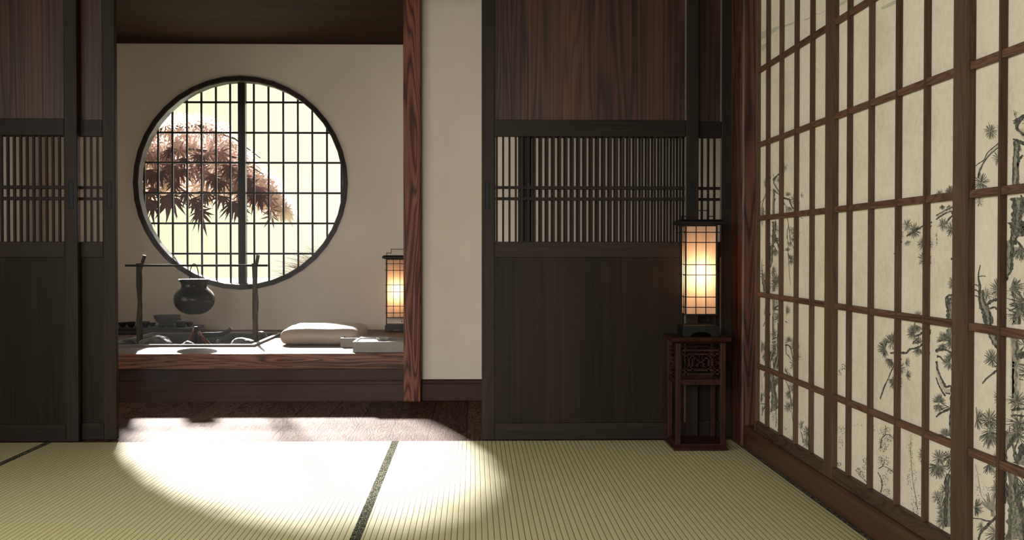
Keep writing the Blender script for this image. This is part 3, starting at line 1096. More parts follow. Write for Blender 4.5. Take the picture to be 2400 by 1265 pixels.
# pale mountain wash near the top of the sheet
A.view(1780, 0, 7.5, F1)
A.st([(0, 660), (80, 610), (190, 560), (300, 500), (400, 470), (560, 420), (700, 360)], [90, 120, 90, 60, 40, 30, 14], 3, .12, False)
A.st([(780, 350), (860, 330), (960, 265), (1080, 230), (1180, 175)], [8, 12, 8, 6, 5], 2, .3, False)
A.st([(30, 860), (120, 790), (180, 740)], [110, 60, 14], 3, .12, False)
ART_A = A

# --- the middle sheet: boughs reach in from its near edge
B = Ink()
B.view(2080, 430, 6.656, F2)
B.st([(1062, 340), (980, 385), (900, 420), (830, 460), (760, 500)], [26, 24, 18, 20, 22], 0, .3, False)
B.st([(1040, 430), (970, 440), (900, 470), (830, 510), (760, 560)], [18, 18, 20, 22, 24], 0, .3, False)
B.st([(1000, 400), (900, 450), (780, 520)], [30, 30, 34], 3, .3, False)
B.st([(700, 600), (620, 635), (560, 660), (490, 700), (430, 740), (360, 780), (300, 820)], [24, 26, 30, 30, 36, 30, 26], 0, .3, False)
B.st([(230, 900), (200, 950), (150, 1020), (105, 1105)], [12, 14, 12, 14], 0, .25, False)
B.st([(1000, 440), (1020, 500), (970, 540), (920, 620)], [20, 30, 28, 22], 0, .4, False)
B.st([(1030, 550), (1010, 600)], [34, 16], 0)
B.tf(1000, 140, 110, 180, 350, 22)
B.tf(820, 170, 70, 190, 350, 14)
B.tf(850, 340, 70, 20, 160, 12)
B.tf(960, 340, 60, 20, 160, 10)
B.tf(185, 800, 85, 0, 360, 26)
B.tf(310, 650, 90, 0, 360, 22)
B.tf(310, 900, 70, 0, 160, 12)
B.tf(420, 740, 110, 0, 360, 32)
B.tf(545, 940, 95, 0, 360, 30)
B.tf(640, 900, 80, 0, 360, 18)
B.tf(660, 960, 70, 0, 360, 14)
B.st([(690, 650), (640, 740), (600, 820), (560, 900)], [14, 16, 22, 16], 0, .3, False)
B.tf(870, 640, 95, 0, 360, 28)
B.tf(1000, 720, 105, 0, 360, 32)
B.tf(590, 1180, 115, 0, 360, 36)
B.st([(1050, 880), (1045, 1000), (1040, 1100), (1060, 1220)], [14, 18, 30, 34], 0, .5, False)
B.st([(990, 1170), (1040, 1160)], [30, 20], 0)
B.sp(770, 880, 10, 120, 30, 12, 0)
B.view(2080, 600, 6.322, F2)
B.st([(940, 40), (980, 50), (1000, 90)], [30, 24, 24], 0, .4)
B.tf(985, 410, 95, 90, 280, 22)
B.st([(985, 480), (975, 560), (900, 590), (868, 640), (880, 740)], [26, 30, 34, 30, 22], 0, .35, False)
B.st([(905, 640), (950, 620), (1000, 640)], [14, 20, 16], 1, .4, False)
B.st([(910, 700), (985, 690)], [30, 24], 0, .4, False)
B.bk([(960, 620), (945, 740), (950, 860), (960, 960)], [90, 100, 100, 110], 0)
B.tf(455, 880, 70, 180, 360, 14)
B.tf(430, 1030, 85, 0, 180, 14)
B.tf(360, 1150, 85, 0, 360, 26)
B.st([(600, 880), (615, 905)], [12, 20], 0)
B.view(2050, 750, 6.025, F2)
B.tf(250, 310, 125, 180, 370, 28)
B.tf(250, 320, 90, 0, 360, 20)
B.tf(150, 400, 115, 60, 300, 28)
B.tf(240, 560, 105, 60, 200, 22)
B.tf(310, 860, 115, 40, 200, 30)
B.tf(310, 860, 95, 180, 400, 24)
B.tf(345, 680, 105, 0, 360, 28)
B.tf(440, 600, 75, -80, 80, 14)
B.tf(450, 780, 80, -80, 80, 14)
B.st([(770, 470), (745, 350), (700, 320), (640, 370), (570, 400), (500, 410), (450, 460), (360, 460), (290, 460), (220, 465)],
     [30, 28, 26, 26, 28, 26, 34, 26, 34, 18], 0, .4, False)
B.st([(380, 540), (320, 580), (280, 640), (240, 710), (190, 830), (130, 960), (80, 1115)], [34, 30, 16, 14, 14, 22, 16], 0, .3, False)
B.st([(560, 230), (620, 210), (680, 180), (740, 175), (760, 230)], [26, 30, 34, 26, 20], 0, .4, False)
B.st([(540, 340), (560, 300), (620, 250)], [16, 18, 14], 0, .4, False)
B.st([(745, 70), (750, 150), (770, 250), (765, 350), (745, 400), (770, 480)], [14, 18, 22, 20, 22, 40], 0, .35, False)
B.st([(790, 130), (785, 200)], [20, 12], 0)
B.tf(560, 150, 100, 90, 290, 22)
B.tf(610, 100, 80, 0, 180, 16)
B.tf(610, 330, 90, 180, 360, 20)
B.tf(615, 400, 100, 20, 160, 16)
B.tf(980, 290, 115, 170, 370, 34)
B.tf(960, 340, 90, 0, 180, 18)
B.tf(1090, 330, 90, 90, 270, 20)
B.st([(860, 440), (920, 420), (980, 415), (1050, 440), (1125, 490)], [50, 44, 30, 24, 24], 0, .35, False)
B.bk([(1060, 120), (1080, 200), (1090, 330)], [80, 80, 70], 1)
B.st([(880, 510), (930, 520), (970, 570), (1010, 585)], [34, 26, 16, 14], 0, .3, False)
B.tf(1060, 590, 110, 60, 300, 30)
B.tf(1090, 520, 80, 180, 300, 12)
B.st([(875, 580), (885, 680), (910, 740), (945, 830), (985, 900), (1010, 940), (1080, 930)], [26, 26, 22, 26, 34, 40, 34], 0, .4, False)
B.st([(870, 810), (900, 900), (940, 980), (1000, 1070)], [14, 18, 22, 26], 0, .35, False)
B.st([(880, 700), (920, 820), (960, 930), (1020, 1000), (1100, 990)], [30, 36, 44, 60, 50], 3, .25, False)
B.st([(1000, 1030), (1070, 1040)], [22, 24], 0)
B.st([(1105, 760), (1110, 880), (1090, 1000), (1085, 1100), (1110, 1200)], [34, 40, 34, 40, 34], 0, .5, False)
B.tf(910, 1160, 110, 180, 380, 24)
B.tf(900, 1190, 80, 20, 180, 16)
B.st([(930, 1265), (990, 1240), (1050, 1220)], [16, 14, 16], 0)
B.st([(950, 1180), (1025, 1215)], [12, 12], 0)
B.view(2050, 940, 4.215, F2)
B.st([(605, 155), (650, 120), (700, 95), (770, 60)], [12, 22, 26, 30], 0, .35, False)
B.tf(635, 40, 70, 10, 180, 14)
B.bk([(765, 0), (765, 100), (760, 200), (765, 300), (775, 400)], [26, 36, 30, 40, 26], 0)
B.tf(700, 340, 75, 180, 370, 24)
B.tf(500, 530, 80, 60, 300, 26)
B.tf(625, 640, 110, 0, 200, 30)
B.tf(640, 560, 85, 0, 360, 26)
B.tf(735, 560, 80, 0, 360, 20)
B.tf(765, 640, 75, 60, 290, 18)
B.st([(680, 580), (720, 555), (775, 545)], [14, 18, 16], 0, .3, False)
B.bk([(745, 720), (730, 800), (735, 900), (735, 1000), (730, 1100), (735, 1240)], [60, 70, 66, 66, 70, 80], 0)
B.st([(740, 720), (725, 800), (720, 900), (712, 1020), (710, 1150), (712, 1220)], [18, 30, 26, 26, 26, 24], 0, .4, False)
B.tf(690, 880, 60, 120, 320, 14)
B.tf(620, 940, 65, 0, 360, 20)
B.tf(670, 1060, 65, 90, 300, 16)
B.tf(690, 1170, 95, 90, 290, 24)
B.tf(660, 980, 70, 0, 360, 18)
# faint small trees and reeds low on the sheet
B.st([(355, 380), (355, 500), (365, 640), (380, 800), (405, 940), (425, 1080)], [4, 5, 4, 5, 6, 6], 1, .6, False)
B.st([(475, 690), (480, 840), (500, 980), (520, 1150)], [4, 4, 5, 5], 1, .6, False)
B.sp(355, 470, 22, 150, 50, 9, 2)
B.sp(375, 760, 40, 160, 70, 9, 2)
B.sp(410, 1010, 45, 120, 70, 9, 1)
B.sp(495, 900, 30, 240, 90, 8, 2)
B.sp(330, 760, 20, 70, 26, 9, 2)
B.view(1950, 830, 3.617, F2)
B.sp(95, 110, 30, 26, 24, 8, 1)
B.sp(65, 160, 20, 24, 22, 8, 2)
B.sp(120, 85, 30, 10, 12, 7, 1)
B.sp(90, 640, 50, 40, 60, 7, 2)
B.sp(70, 740, 24, 60, 34, 7, 2)
B.sp(220, 600, 50, 8, 16, 6, 2)
B.sp(60, 935, 25, 18, 26, 7, 1)
B.st([(455, 600), (455, 680), (425, 710), (410, 800)], [5, 7, 8, 6], 0, .4, False)
B.st([(440, 690), (480, 680), (530, 720)], [6, 6, 5], 0, .4, False)
for q in ((450, 650, 50, 40, 60), (505, 710, 45, 34, 60), (440, 750, 45, 50, 70), (430, 800, 35, 26, 36), (345, 630, 24, 34, 26)):
    B.sp(*q, 7, 1)
B.st([(395, 970), (430, 945), (450, 890)], [8, 7, 4], 0, .4, False)
B.st([(430, 945), (480, 965), (520, 1000)], [6, 6, 4], 0, .4, False)
B.st([(390, 1000), (420, 1060), (425, 1110), (415, 1170)], [7, 9, 9, 9], 0, .4, False)
for q in ((450, 900, 40, 44, 60), (410, 900, 22, 40, 26), (500, 985, 34, 26, 36), (440, 1060, 40, 60, 50), (450, 1170, 50, 30, 50), (530, 1230, 50, 24, 50)):
    B.sp(*q, 7, 1)
B.st([(300, 1090), (315, 1030), (305, 950), (300, 900)], [7, 7, 6, 4], 0, .4, False)
B.st([(310, 1100), (270, 1060), (240, 1030)], [7, 6, 4], 0, .4, False)
for q in ((295, 905, 34, 30, 60), (305, 960, 46, 24, 40), (225, 990, 26, 36, 46), (335, 960, 22, 40, 26), (255, 1020, 30, 30, 30)):
    B.sp(*q, 7, 1)
B.view(1780, 0, 7.5, F2)
B.st([(1400, 80), (1480, 40), (1560, -10)], [60, 50, 40], 3, .1, False)
B.st([(2140, 150), (2240, 110), (2380, 40), (2520, 10)], [40, 60, 70, 40], 3, .1, False)
ART_B = B



def make_screen(ynear, yfar, bars, label, art=None, paper_far=None, far_stile=0.012):
    r = empty('painted_screen', (SF, (ynear + yfar) / 2, 0.095))
    tag(r, label, 'sliding screen', 'painted paper screens along the right wall')
    ox, oy, oz = r.location
    H = TOP - oz
    for a_, b_ in ((ynear, ynear + 0.079), (yfar - far_stile, yfar)):
        m = MB()
        m.box(0, 0.034, a_ - oy, b_ - oy, 0, H)
        m.build('stile', M['shoji_z'], r, bevel=0.0025)
    for a_, b_ in ((0, 0.045), (H - 0.06, H)):
        m = MB()
        m.box(0.0006, 0.033, ynear + 0.079 - oy, yfar - far_stile - oy, a_, b_)
        m.build('rail', M['ledge'], r, bevel=0.002)
    m = MB()
    for z in RAILS:
        m.box(0.005, 0.0195, ynear + 0.079 - oy, yfar - far_stile - oy, z - oz - 0.0105, z - oz + 0.0105)
    m.build('crossbar', M['shoji_y'], r, bevel=0.0012)
    m = MB()
    for y in bars:
        m.box(0.0015, 0.0193, y - 0.0052 - oy, y + 0.0052 - oy, 0.045, H - 0.06)
    m.build('glazing_bar', M['shoji_z'], r, bevel=0.0010)
    m = MB()
    y0, y1 = ynear + 0.070, yfar - 0.004
    m.box(SP - ox, SP - ox + 0.002, y0 - oy, y1 - oy, 0.02, H - 0.03)
    fo = paper_far if paper_far is not None else y1
    layer = 0
    if art:
        for poly, mt in art.q:
            pl = clip([(fo - u, v) for u, v in poly], y0 + 0.002, y1 - 0.002, 0)
            if len(pl) < 3:
                continue
            pl = clip(pl, 0.13, TOP - 0.07, 1)
            if len(pl) < 3:
                continue
            layer += 1
            x = SP - ox - 0.00025 - (mt == 0) * 0.00016 - (mt == 1) * 0.00008 - (layer % 40) * 1e-6
            try:
                f = m.bm.faces.new([m.bm.verts.new((x, a - oy, b - oz)) for a, b in pl])
                f.material_index = mt + 1
                f.normal_update()
                if f.normal.x > 0:
                    f.normal_flip()
            except ValueError:
                pass
    m.build('paper', [M['paper'], M['ink_dark'], M['ink_mid'], M['ink_soft'], M['ink_pale']], r, recalc=False)
    return r


make_screen(4.026, 5.130, (4.943, 4.726, 4.504, 4.294), 'painted screen farthest from the viewer, ending at the corner post', globals().get('ART_A'), 5.12, 0.020)
make_screen(2.924, 4.024, (3.863, 3.651, 3.416, 3.200), 'painted screen between the other two, pine boughs at its near edge', globals().get('ART_B'), 4.03)
make_screen(1.822, 2.922, (2.738, 2.521, 2.304, 2.087), 'painted screen nearest the viewer, cut off by the picture edge', globals().get('ART_A'), 2.926)
m = MB()
m.box(1.26, 1.34, -1.6, 1.818, 0.095, TOP)
struct(m.build('wall_right_near', M['shoji_z']))
m = MB()
m.box(1.25, 1.34, -1.6, 5.287, TOP, TOP + 0.08)
struct(m.build('trim_6', M['shoji_y'], bevel=0.003))

# ------------------------------------------------------------------ paper lantern
def make_lantern(label, loc, s=1.0, rz=0.0):
    r = empty('paper_lantern', loc, rz)
    tag(r, label, 'lantern', 'square paper lanterns')
    S = lambda *v: [a * s for a in v]
    # base block with an arch cut under each face
    m = MB()
    hw, hd, hb = 0.083 * s, 0.078 * s, 0.050 * s
    poly = [(-hw, 0), (-0.055 * s, 0)]
    for i in range(0, 11):
        a = math.pi - math.pi * i / 10
        poly.append((0.048 * s * math.cos(a), 0.020 * s * math.sin(a)))
    poly += [(0.055 * s, 0), (hw, 0), (hw, hb * 0.8), (hw * 0.95, hb), (-hw * 0.95, hb), (-hw, hb * 0.8)]
    m.prism(poly, 'y', -hd, hd)
    m.build('base', M['black'], r, bevel=0.002 * s)
    for sx_ in (-1, 1):
        m = MB()
        m.box(*S(sx_ * 0.0775 - 0.0038, sx_ * 0.0775 + 0.0038, -0.006, 0.006, 0.048, 0.508))
        m.build('upright', M['black'], r, bevel=0.0008)
    # cage of thin rods around the paper
    m = MB()
    c = 0.0705
    for a in (-1, 1):
        for b in (-1, 1):
            m.box(*S(a * c - 0.0034, a * c + 0.0034, b * c - 0.0034, b * c + 0.0034, 0.098, 0.508))
    for z in (0.474, 0.428, 0.327, 0.280, 0.180, 0.133):
        for b in (-1, 1):
            m.tube([S(-0.083, b * (c + 0.003), z), S(0.083, b * (c + 0.003), z)], 0.0021 * s, 6)
            m.tube([S(b * (c + 0.003), -0.083, z + 0.0015), S(b * (c + 0.003), 0.083, z + 0.0015)], 0.0021 * s, 6)
    for q in (-0.0235, 0.0215):
        for b in (-1, 1):
            m.tube([S(q, b * c, 0.10), S(q, b * c, 0.506)], 0.0021 * s, 6)
            m.tube([S(b * c, q, 0.10), S(b * c, q, 0.506)], 0.0021 * s, 6)
    for z in (0.1, 0.504):
        for b in (-1, 1):
            m.box(*S(-c, c, b * c - 0.0025, b * c + 0.0025, z - 0.003, z + 0.003))
            m.box(*S(b * c - 0.0025, b * c + 0.0025, -c, c, z - 0.003, z + 0.003))
    m.build('cage', M['black'], r)
    m = MB()
    p = 0.0668 * s
    z0, z1 = 0.103 * s, 0.502 * s
    vs = [[m.bm.verts.new((i * p, j * p, z)) for i, j in ((-1, -1), (1, -1), (1, 1), (-1, 1))] for z in (z0, z1)]
    for i in range(4):
        k_ = (i + 1) % 4
        m.bm.faces.new((vs[0][i], vs[0][k_], vs[1][k_], vs[1][i]))
    sh = m.build('paper_shade', M['lpaper'], r)
    # cap: bevelled square plate
    m = MB()
    m.frustum(0, 0, 0.507 * s, 0.512 * s, 0.084 * s, 0.084 * s, 0.096 * s, 0.096 * s)
    m.frustum(0, 0, 0.512 * s, 0.522 * s, 0.100 * s, 0.100 * s, 0.100 * s, 0.100 * s)
    m.frustum(0, 0, 0.522 * s, 0.532 * s, 0.100 * s, 0.100 * s, 0.090 * s, 0.090 * s)
    m.build('cap', M['black'], r, bevel=0.001)
    m = MB()
    pts = [(-0.0755, 0.528), (-0.0755, 0.548), (-0.044, 0.548), (-0.044, 0.575), (0.044, 0.575), (0.044, 0.548), (0.0755, 0.548), (0.0755, 0.528)]
    for a, b in zip(pts, pts[1:]):
        x0, x1 = min(a[0], b[0]) - 0.0022, max(a[0], b[0]) + 0.0022
        q0, q1 = min(a[1], b[1]) - 0.0022, max(a[1], b[1]) + 0.0022
        m.box(*S(x0, x1, -0.003, 0.003, q0, q1))
    m.build('handle', M['black'], r)
    m = MB()
    m.lathe([(0, 0.235 * s), (0.012 * s, 0.240 * s), (0.017 * s, 0.255 * s), (0.017 * s, 0.315 * s), (0.012 * s, 0.330 * s), (0, 0.335 * s)], seg=16)
    m.build('bulb', M['bulb'], r, smooth=True)
    m = MB()
    m.tube([S(0.035, -0.062, 0.100), S(0.035, -0.062, 0.078)], 0.0008 * s, 5)
    m.lathe([(0, 0.066 * s), (0.003 * s, 0.070 * s), (0.0032 * s, 0.075 * s), (0, 0.080 * s)], 0.035 * s, -0.062 * s, 10)
    m.build('pull_cord', M['black'], r)
    return r


# carved stand beneath the near lantern
SX, SYF, SYB = 1.0235, 5.150, 5.412
SYC = (SYF + SYB) / 2
ST = 0.511
r = empty('lantern_stand', (SX, SYC, 0))
tag(r, 'tall dark red carved wooden stand beneath the lit lantern by the corner post', 'stand')
hx, hy = 0.122, 0.131
m = MB()
m.frustum(0, 0, 0.0, 0.012, hx, hy, hx, hy)
m.frustum(0, 0, 0.012, 0.024, hx - 0.003, hy - 0.003, hx - 0.014, hy - 0.014)
m.box(-hx + 0.014, hx - 0.014, -hy + 0.014, hy - 0.014, 0.020, 0.030)
m.build('plinth', M['stand'], r, bevel=0.0025)
m = MB()
m.frustum(0, 0, ST - 0.030, ST - 0.018, hx - 0.018, hy - 0.018, hx + 0.000, hy + 0.000)
m.frustum(0, 0, ST - 0.018, ST - 0.006, hx + 0.010, hy + 0.008, hx + 0.014, hy + 0.012)
m.frustum(0, 0, ST - 0.006, ST, hx + 0.014, hy + 0.012, hx + 0.010, hy + 0.008)
m.build('stand_top', M['stand'], r, bevel=0.002)
for i in (-1, 1):
    for j in (-1, 1):
        m = MB()
        cx_, cy_ = i * (hx - 0.0205), j * (hy - 0.0205)
        m.box(cx_ - 0.012, cx_ + 0.012, cy_ - 0.012, cy_ + 0.012, 0.026, ST - 0.026)
        m.build('leg', M['stand'], r, bevel=0.002)
# fretwork frieze on the four sides
FZ0, FZ1 = 0.345, 0.452


def fret(m, half, fixed, axis):
    t = 0.0035

    def bar(a0, z0, a1, z1):
        x0, x1 = min(a0, a1) - t, max(a0, a1) + t
        q0, q1 = min(z0, z1) - t, max(z0, z1) + t
        if axis == 'x':
            m.box(x0, x1, fixed - 0.004, fixed + 0.004, q0, q1)
        else:
            m.box(fixed - 0.004, fixed + 0.004, x0, x1, q0, q1)
    w, zc = half, (FZ0 + FZ1) / 2
    bar(-w, FZ0, w, FZ0)
    bar(-w, FZ1, w, FZ1)
    for sgn in (-1, 1):
        bar(sgn * w, FZ0, sgn * w, FZ1)
        bar(sgn * w * .16, zc - 0.018, sgn * w * .16, zc + 0.018)
        bar(sgn * w * .42, zc - 0.036, sgn * w * .42, zc + 0.034)
        bar(sgn * w * .16, zc + 0.018, sgn * w * .42, zc + 0.018)
        bar(sgn * w * .42, zc + 0.022, sgn * w * .74, zc + 0.022)
        bar(sgn * w * .74, zc + 0.022, sgn * w * .74, zc + 0.036)
        bar(sgn * w * .74, zc + 0.036, sgn * w, zc + 0.036)
        bar(sgn * w * .42, zc - 0.022, sgn * w * .74, zc - 0.022)
        bar(sgn * w * .74, zc - 0.022, sgn * w * .74, zc - 0.053)
        bar(sgn * w * .74, zc - 0.036, sgn * w, zc - 0.036)
        bar(sgn * w * .60, zc - 0.022, sgn * w * .60, zc + 0.022)
    bar(-w * .16, zc, w * .16, zc)
    bar(-w * .74, zc - 0.036, w * .74, zc - 0.036)
    bar(-w * .74, zc + 0.036, w * .74, zc + 0.036)


for sgn in (-1, 1):
    m = MB()
    fret(m, hx - 0.034, sgn * (hy - 0.0205), 'x')
    m.build('fretwork', M['stand'], r)
    m = MB()
    fret(m, hy - 0.034, sgn * (hx - 0.0205), 'y')
    m.build('fretwork', M['stand'], r)
    m = MB()
    m.box(-hx + 0.03, hx - 0.03, sgn * (hy - 0.0205) - 0.009, sgn * (hy - 0.0205) + 0.009, 0.296, 0.322)
    m.build('apron', M['stand'], r, bevel=0.0015)
    m = MB()
    m.box(sgn * (hx - 0.0205) - 0.009, sgn * (hx - 0.0205) + 0.009, -hy + 0.03, hy - 0.03, 0.296, 0.322)
    m.build('apron', M['stand'], r, bevel=0.0015)

make_lantern('lit paper lantern standing on the tall red carved stand', (1.0335, SYC, ST))
make_lantern('lit paper lantern on the platform, half hidden by the rosewood post', (-0.580, 8.80, PLAT), 1.09)


# ------------------------------------------------------------------ sunken hearth and what hangs over it
r = empty('sunken_hearth', ((HX0 + HX1) / 2, (HY0 + HY1) / 2, PLAT))
tag(r, 'square sunken stone hearth let into the raised platform', 'hearth')
ox, oy, oz = r.location
m = MB()
t = 0.028
zt = 0.016
for b in ((HX0, HX1, HY0, HY0 + t), (HX0, HX1, HY1 - t, HY1), (HX0, HX0 + t, HY0 + t, HY1 - t), (HX1 - t, HX1, HY0 + t, HY1 - t)):
    m.box(b[0] - ox, b[1] - ox, b[2] - oy, b[3] - oy, -0.10, zt)
m.build('rim', M['rim'], r, bevel=0.002)
m = MB()
m.box(HX0 + t - ox, HX1 - t - ox, HY0 + t - oy, HY1 - t - oy, -0.14, -0.10)
for b in ((HX0 + t, HX0 + t + 0.02, HY0 + t, HY1 - t), (HX1 - t - 0.02, HX1 - t, HY0 + t, HY1 - t), (HX0 + t, HX1 - t, HY1 - t - 0.02, HY1 - t)):
    m.box(b[0] - ox, b[1] - ox, b[2] - oy, b[3] - oy, -0.12, 0.006)
m.build('pit_lining', M['pit'], r)
m = MB()
NX, NY_ = 26, 26
gx0, gx1, gy0, gy1 = HX0 + t + .02, HX1 - t - .02, HY0 + t, HY1 - t - .02
g = []
for i in range(NX + 1):
    row = []
    for j in range(NY_ + 1):
        x = gx0 + (gx1 - gx0) * i / NX
        y = gy0 + (gy1 - gy0) * j / NY_
        z = PLAT - 0.055 + 0.05 * noise.noise(Vector((x * 3.2, y * 3.2, 0))) + 0.02 * noise.noise(Vector((x * 11, y * 11, 3)))
        row.append(m.bm.verts.new((x - ox, y - oy, z - oz)))
    g.append(row)
for i in range(NX):
    for j in range(NY_):
        m.bm.faces.new((g[i][j], g[i + 1][j], g[i + 1][j + 1], g[i][j + 1]))
m.build('ash_bed', M['ash'], r, smooth=True)


def rough_post(mb, pts, radii, seg=10, amp=0.12, seed=0):
    n0 = len(mb.bm.verts)
    P, Q = [], []
    for (a, b), (ra, rb) in zip(zip(pts, pts[1:]), zip(radii, radii[1:])):
        for i in range(8):
            k_ = i / 8
            P.append(Vector(a).lerp(Vector(b), k_))
            Q.append(ra + (rb - ra) * k_)
    P.append(Vector(pts[-1]))
    Q.append(radii[-1])
    mb.tube(P, Q, seg)
    mb.bm.verts.ensure_lookup_table()
    for v in mb.bm.verts[n0:]:
        d = noise.noise(Vector((v.co.x * 40 + seed, v.co.y * 40, v.co.z * 7)))
        v.co.x += d * radii[0] * amp * 2
        v.co.y += d * radii[0] * amp * 2


POSTY = 7.75
# forked posts: (post centre px, fork direction)
for px, top, bx, by, lab in ((324.5, 617, 337, 598, 'weathered forked wooden post holding the bar end near the dark doors'),
                             (596, 617, 603.5, 597, 'weathered forked wooden post between the round window and the cushion')):
    b = at(px, 700, Y=POSTY)
    tp = at(px, top, Y=POSTY)
    fk = at(bx, by, Y=POSTY + 0.02)
    z0 = PLAT - 0.09
    q = empty('forked_post', (b.x, POSTY + 0.02, z0))
    tag(q, lab, 'post', 'forked posts standing in the hearth')
    m = MB()
    rough_post(m, [(0, 0, 0), (0.003, 0, (tp.z - z0) * .5), (0, 0, tp.z - z0)], [0.0205, 0.019, 0.0185], 12, 0.16, px)
    m.build('shaft', M['bark'], q, smooth=False)
    m = MB()
    rough_post(m, [(0.000, 0.022, tp.z - z0 - 0.05), ((fk.x - b.x) * .5, 0.024, tp.z - z0 + 0.005), (fk.x - b.x, 0.02, fk.z - z0)], [0.010, 0.012, 0.0125], 8, 0.16, px + 9)
    m.build('fork', M['bark'], q)
a, b = at(294, 622, Y=POSTY), at(628, 622, Y=POSTY)
bar_z = (a.z + b.z) / 2
o = MB().tube([(a.x - (a.x + b.x) / 2, 0, 0), (b.x - (a.x + b.x) / 2, 0, 0)], 0.0075, 10).build('crossbar', M['blackiron'], None, ((a.x + b.x) / 2, POSTY - 0.008, bar_z), smooth=False)
tag(o, 'thin dark iron bar laid across the two forked posts', 'bar')
BARX = (a.x + b.x) / 2

# cauldron
sc_ = POSTY / F_PX
kc = at(456, 700, Y=POSTY)
zb = at(456, 737, Y=POSTY).z
q = empty('hanging_cauldron', (kc.x, POSTY - 0.008, zb))
tag(q, 'round hammered iron cauldron hanging from the bar over the fire', 'cauldron')
px2m = lambda v: v * sc_
prof = [(0, 0), (16, 1.2), (28, 5.5), (38, 13.5), (44.5, 23), (47.3, 33), (47.5, 37), (45.5, 46), (40, 54.5), (34, 60), (30.5, 63.5), (29.5, 68), (31, 74), (34.5, 79), (36, 81), (35.4, 82.5),
        (32, 82), (29, 78), (27, 70), (28, 62), (37, 52), (43.5, 38), (40, 22), (25, 8), (0, 4)]
m = MB().lathe([(px2m(a), px2m(b)) for a, b in prof], seg=56)
m.build('vessel', M['iron'], q, smooth=True)
pts = []
hz = bar_z - zb
for i in range(17):
    a = math.pi * i / 16
    x = -0.031 * math.cos(a)
    pts.append((0.0 + x * 1.0, 0.0 + 0.006 * math.cos(a), px2m(79) + (hz + 0.012 - px2m(79)) * (math.sin(a) ** 0.8)))
m = MB().tube(pts, 0.0034, 8)
m.build('bail_handle', M['blackiron'], q, smooth=True)


# fire sticks, charred branch, stones
def stone(px, py, Y, rx, ry, rz_, seed, label, mat='stone', group='stones in the hearth'):
    p = at(px, py, Y=Y)
    m = MB()
    bmesh.ops.create_icosphere(m.bm, subdivisions=3, radius=1)
    for v in m.bm.verts:
        n = v.co.normalized()
        d = 1 + 0.28 * noise.noise(n * 1.1 + Vector((seed, 0, 0))) + 0.10 * noise.noise(n * 3 + Vector((0, seed, 0)))
        v.co = Vector((n.x * rx * d, n.y * ry * d, max(n.z, -0.5) * rz_ * d))
    o = m.build('hearth_stone', M[mat], None, (p.x, Y, p.z), rot=(0, 0, seed))
    tag(o, label, 'stone', group)
    return o


stone(366, 805, 7.62, 0.110, 0.10, 0.055, 1.0, 'broad grey stone beside the foot of the left forked post')
stone(300, 806, 7.60, 0.045, 0.06, 0.038, 2.3, 'low dark stone in the hearth corner nearest the dark doors')
stone(567, 808, 7.60, 0.085, 0.09, 0.050, 3.1, 'pale lit stone just before the right forked post')
stone(611, 794, 8.05, 0.045, 0.05, 0.055, 4.7, 'small stone behind the right forked post')
stone(512, 800, 7.80, 0.016, 0.016, 0.013, 5.2, 'tiny white pebble in the middle of the hearth', 'rim')
stone(552, 802, 7.75, 0.014, 0.014, 0.011, 6.2, 'tiny pebble beside the pale lit stone', 'rim')
stone(440, 809, 7.55, 0.050, 0.04, 0.028, 7.9, 'pale pebble lying at the hearth rim under the cauldron', 'rim')

FY = 7.85
for (x0, y0, x1, y1, w, mt, lab, dy) in (
        (459, 812, 459, 765, 0.0125, 'char', 'upright grey charred log under the cauldron', 0.0),
        (436, 812, 453, 776, 0.0085, 'stick', 'red stick leaning against the log from the dark-door side', -0.03),
        (443, 812, 455, 770, 0.0085, 'stick', 'longest red stick leaning close behind the charred log', 0.04),
        (488, 812, 466, 777, 0.0085, 'stick', 'red stick leaning against the log from the cushion side', -0.03),
        (497, 812, 474, 787, 0.0075, 'stick', 'shortest red stick, farthest from the charred log', 0.03)):
    a, b = at(x0, y0, Y=FY + dy * 1.6), at(x1, y1, Y=FY + dy * 0.5)
    m = MB()
    rough_post(m, [(0, 0, 0), tuple((b - a) * .5), tuple(b - a)], [w, w, w * .9], 8, 0.2, x0)
    o = m.build('fire_log' if mt == 'char' else 'firewood_stick', M[mt], None, tuple(a))
    tag(o, lab, 'firewood', 'firewood stacked under the cauldron')
pts = [at(468, 792, Y=7.9), at(480, 784, Y=7.9), at(500, 784, Y=7.9), at(522, 783, Y=7.9), at(533, 777, Y=7.9), at(543, 769, Y=7.9)]
m = MB()
rough_post(m, [tuple(p - pts[2]) for p in pts], [0.010, 0.017, 0.016, 0.017, 0.015, 0.013], 10, 0.10, 3)
o = m.build('charred_branch', M['char'], None, tuple(pts[2]))
tag(o, 'bent charred branch lying in the hearth with its tip raised', 'branch')

# ------------------------------------------------------------------ low tea table and its ware
TYF, TYB = 8.52, 8.88
ta = at(452, 783, Y=TYF)
t_top = PLAT + 0.047
tx1, tx0 = ta.x, -3.0
r = empty('low_tea_table', ((tx0 + tx1) / 2, (TYF + TYB) / 2, PLAT))
tag(r, 'low black lacquered table crowded with bowls behind the hearth', 'table')
m = MB()
hx_, hy_ = (tx1 - tx0) / 2, (TYB - TYF) / 2
m.box(-hx_, hx_, -hy_, hy_, 0.030, 0.047)
m.build('table_top', M['lacquer'], r, bevel=0.004)
m = MB()
for s_ in (-1, 1):
    m.box(s_ * (hx_ - 0.03) - 0.012, s_ * (hx_ - 0.03) + 0.012, -hy_ + 0.02, hy_ - 0.02, 0, 0.031)
m.box(-hx_ + 0.03, hx_ - 0.03, -hy_ + 0.02, -hy_ + 0.03, 0.004, 0.031)
m.build('table_base', M['lacquer'], r)


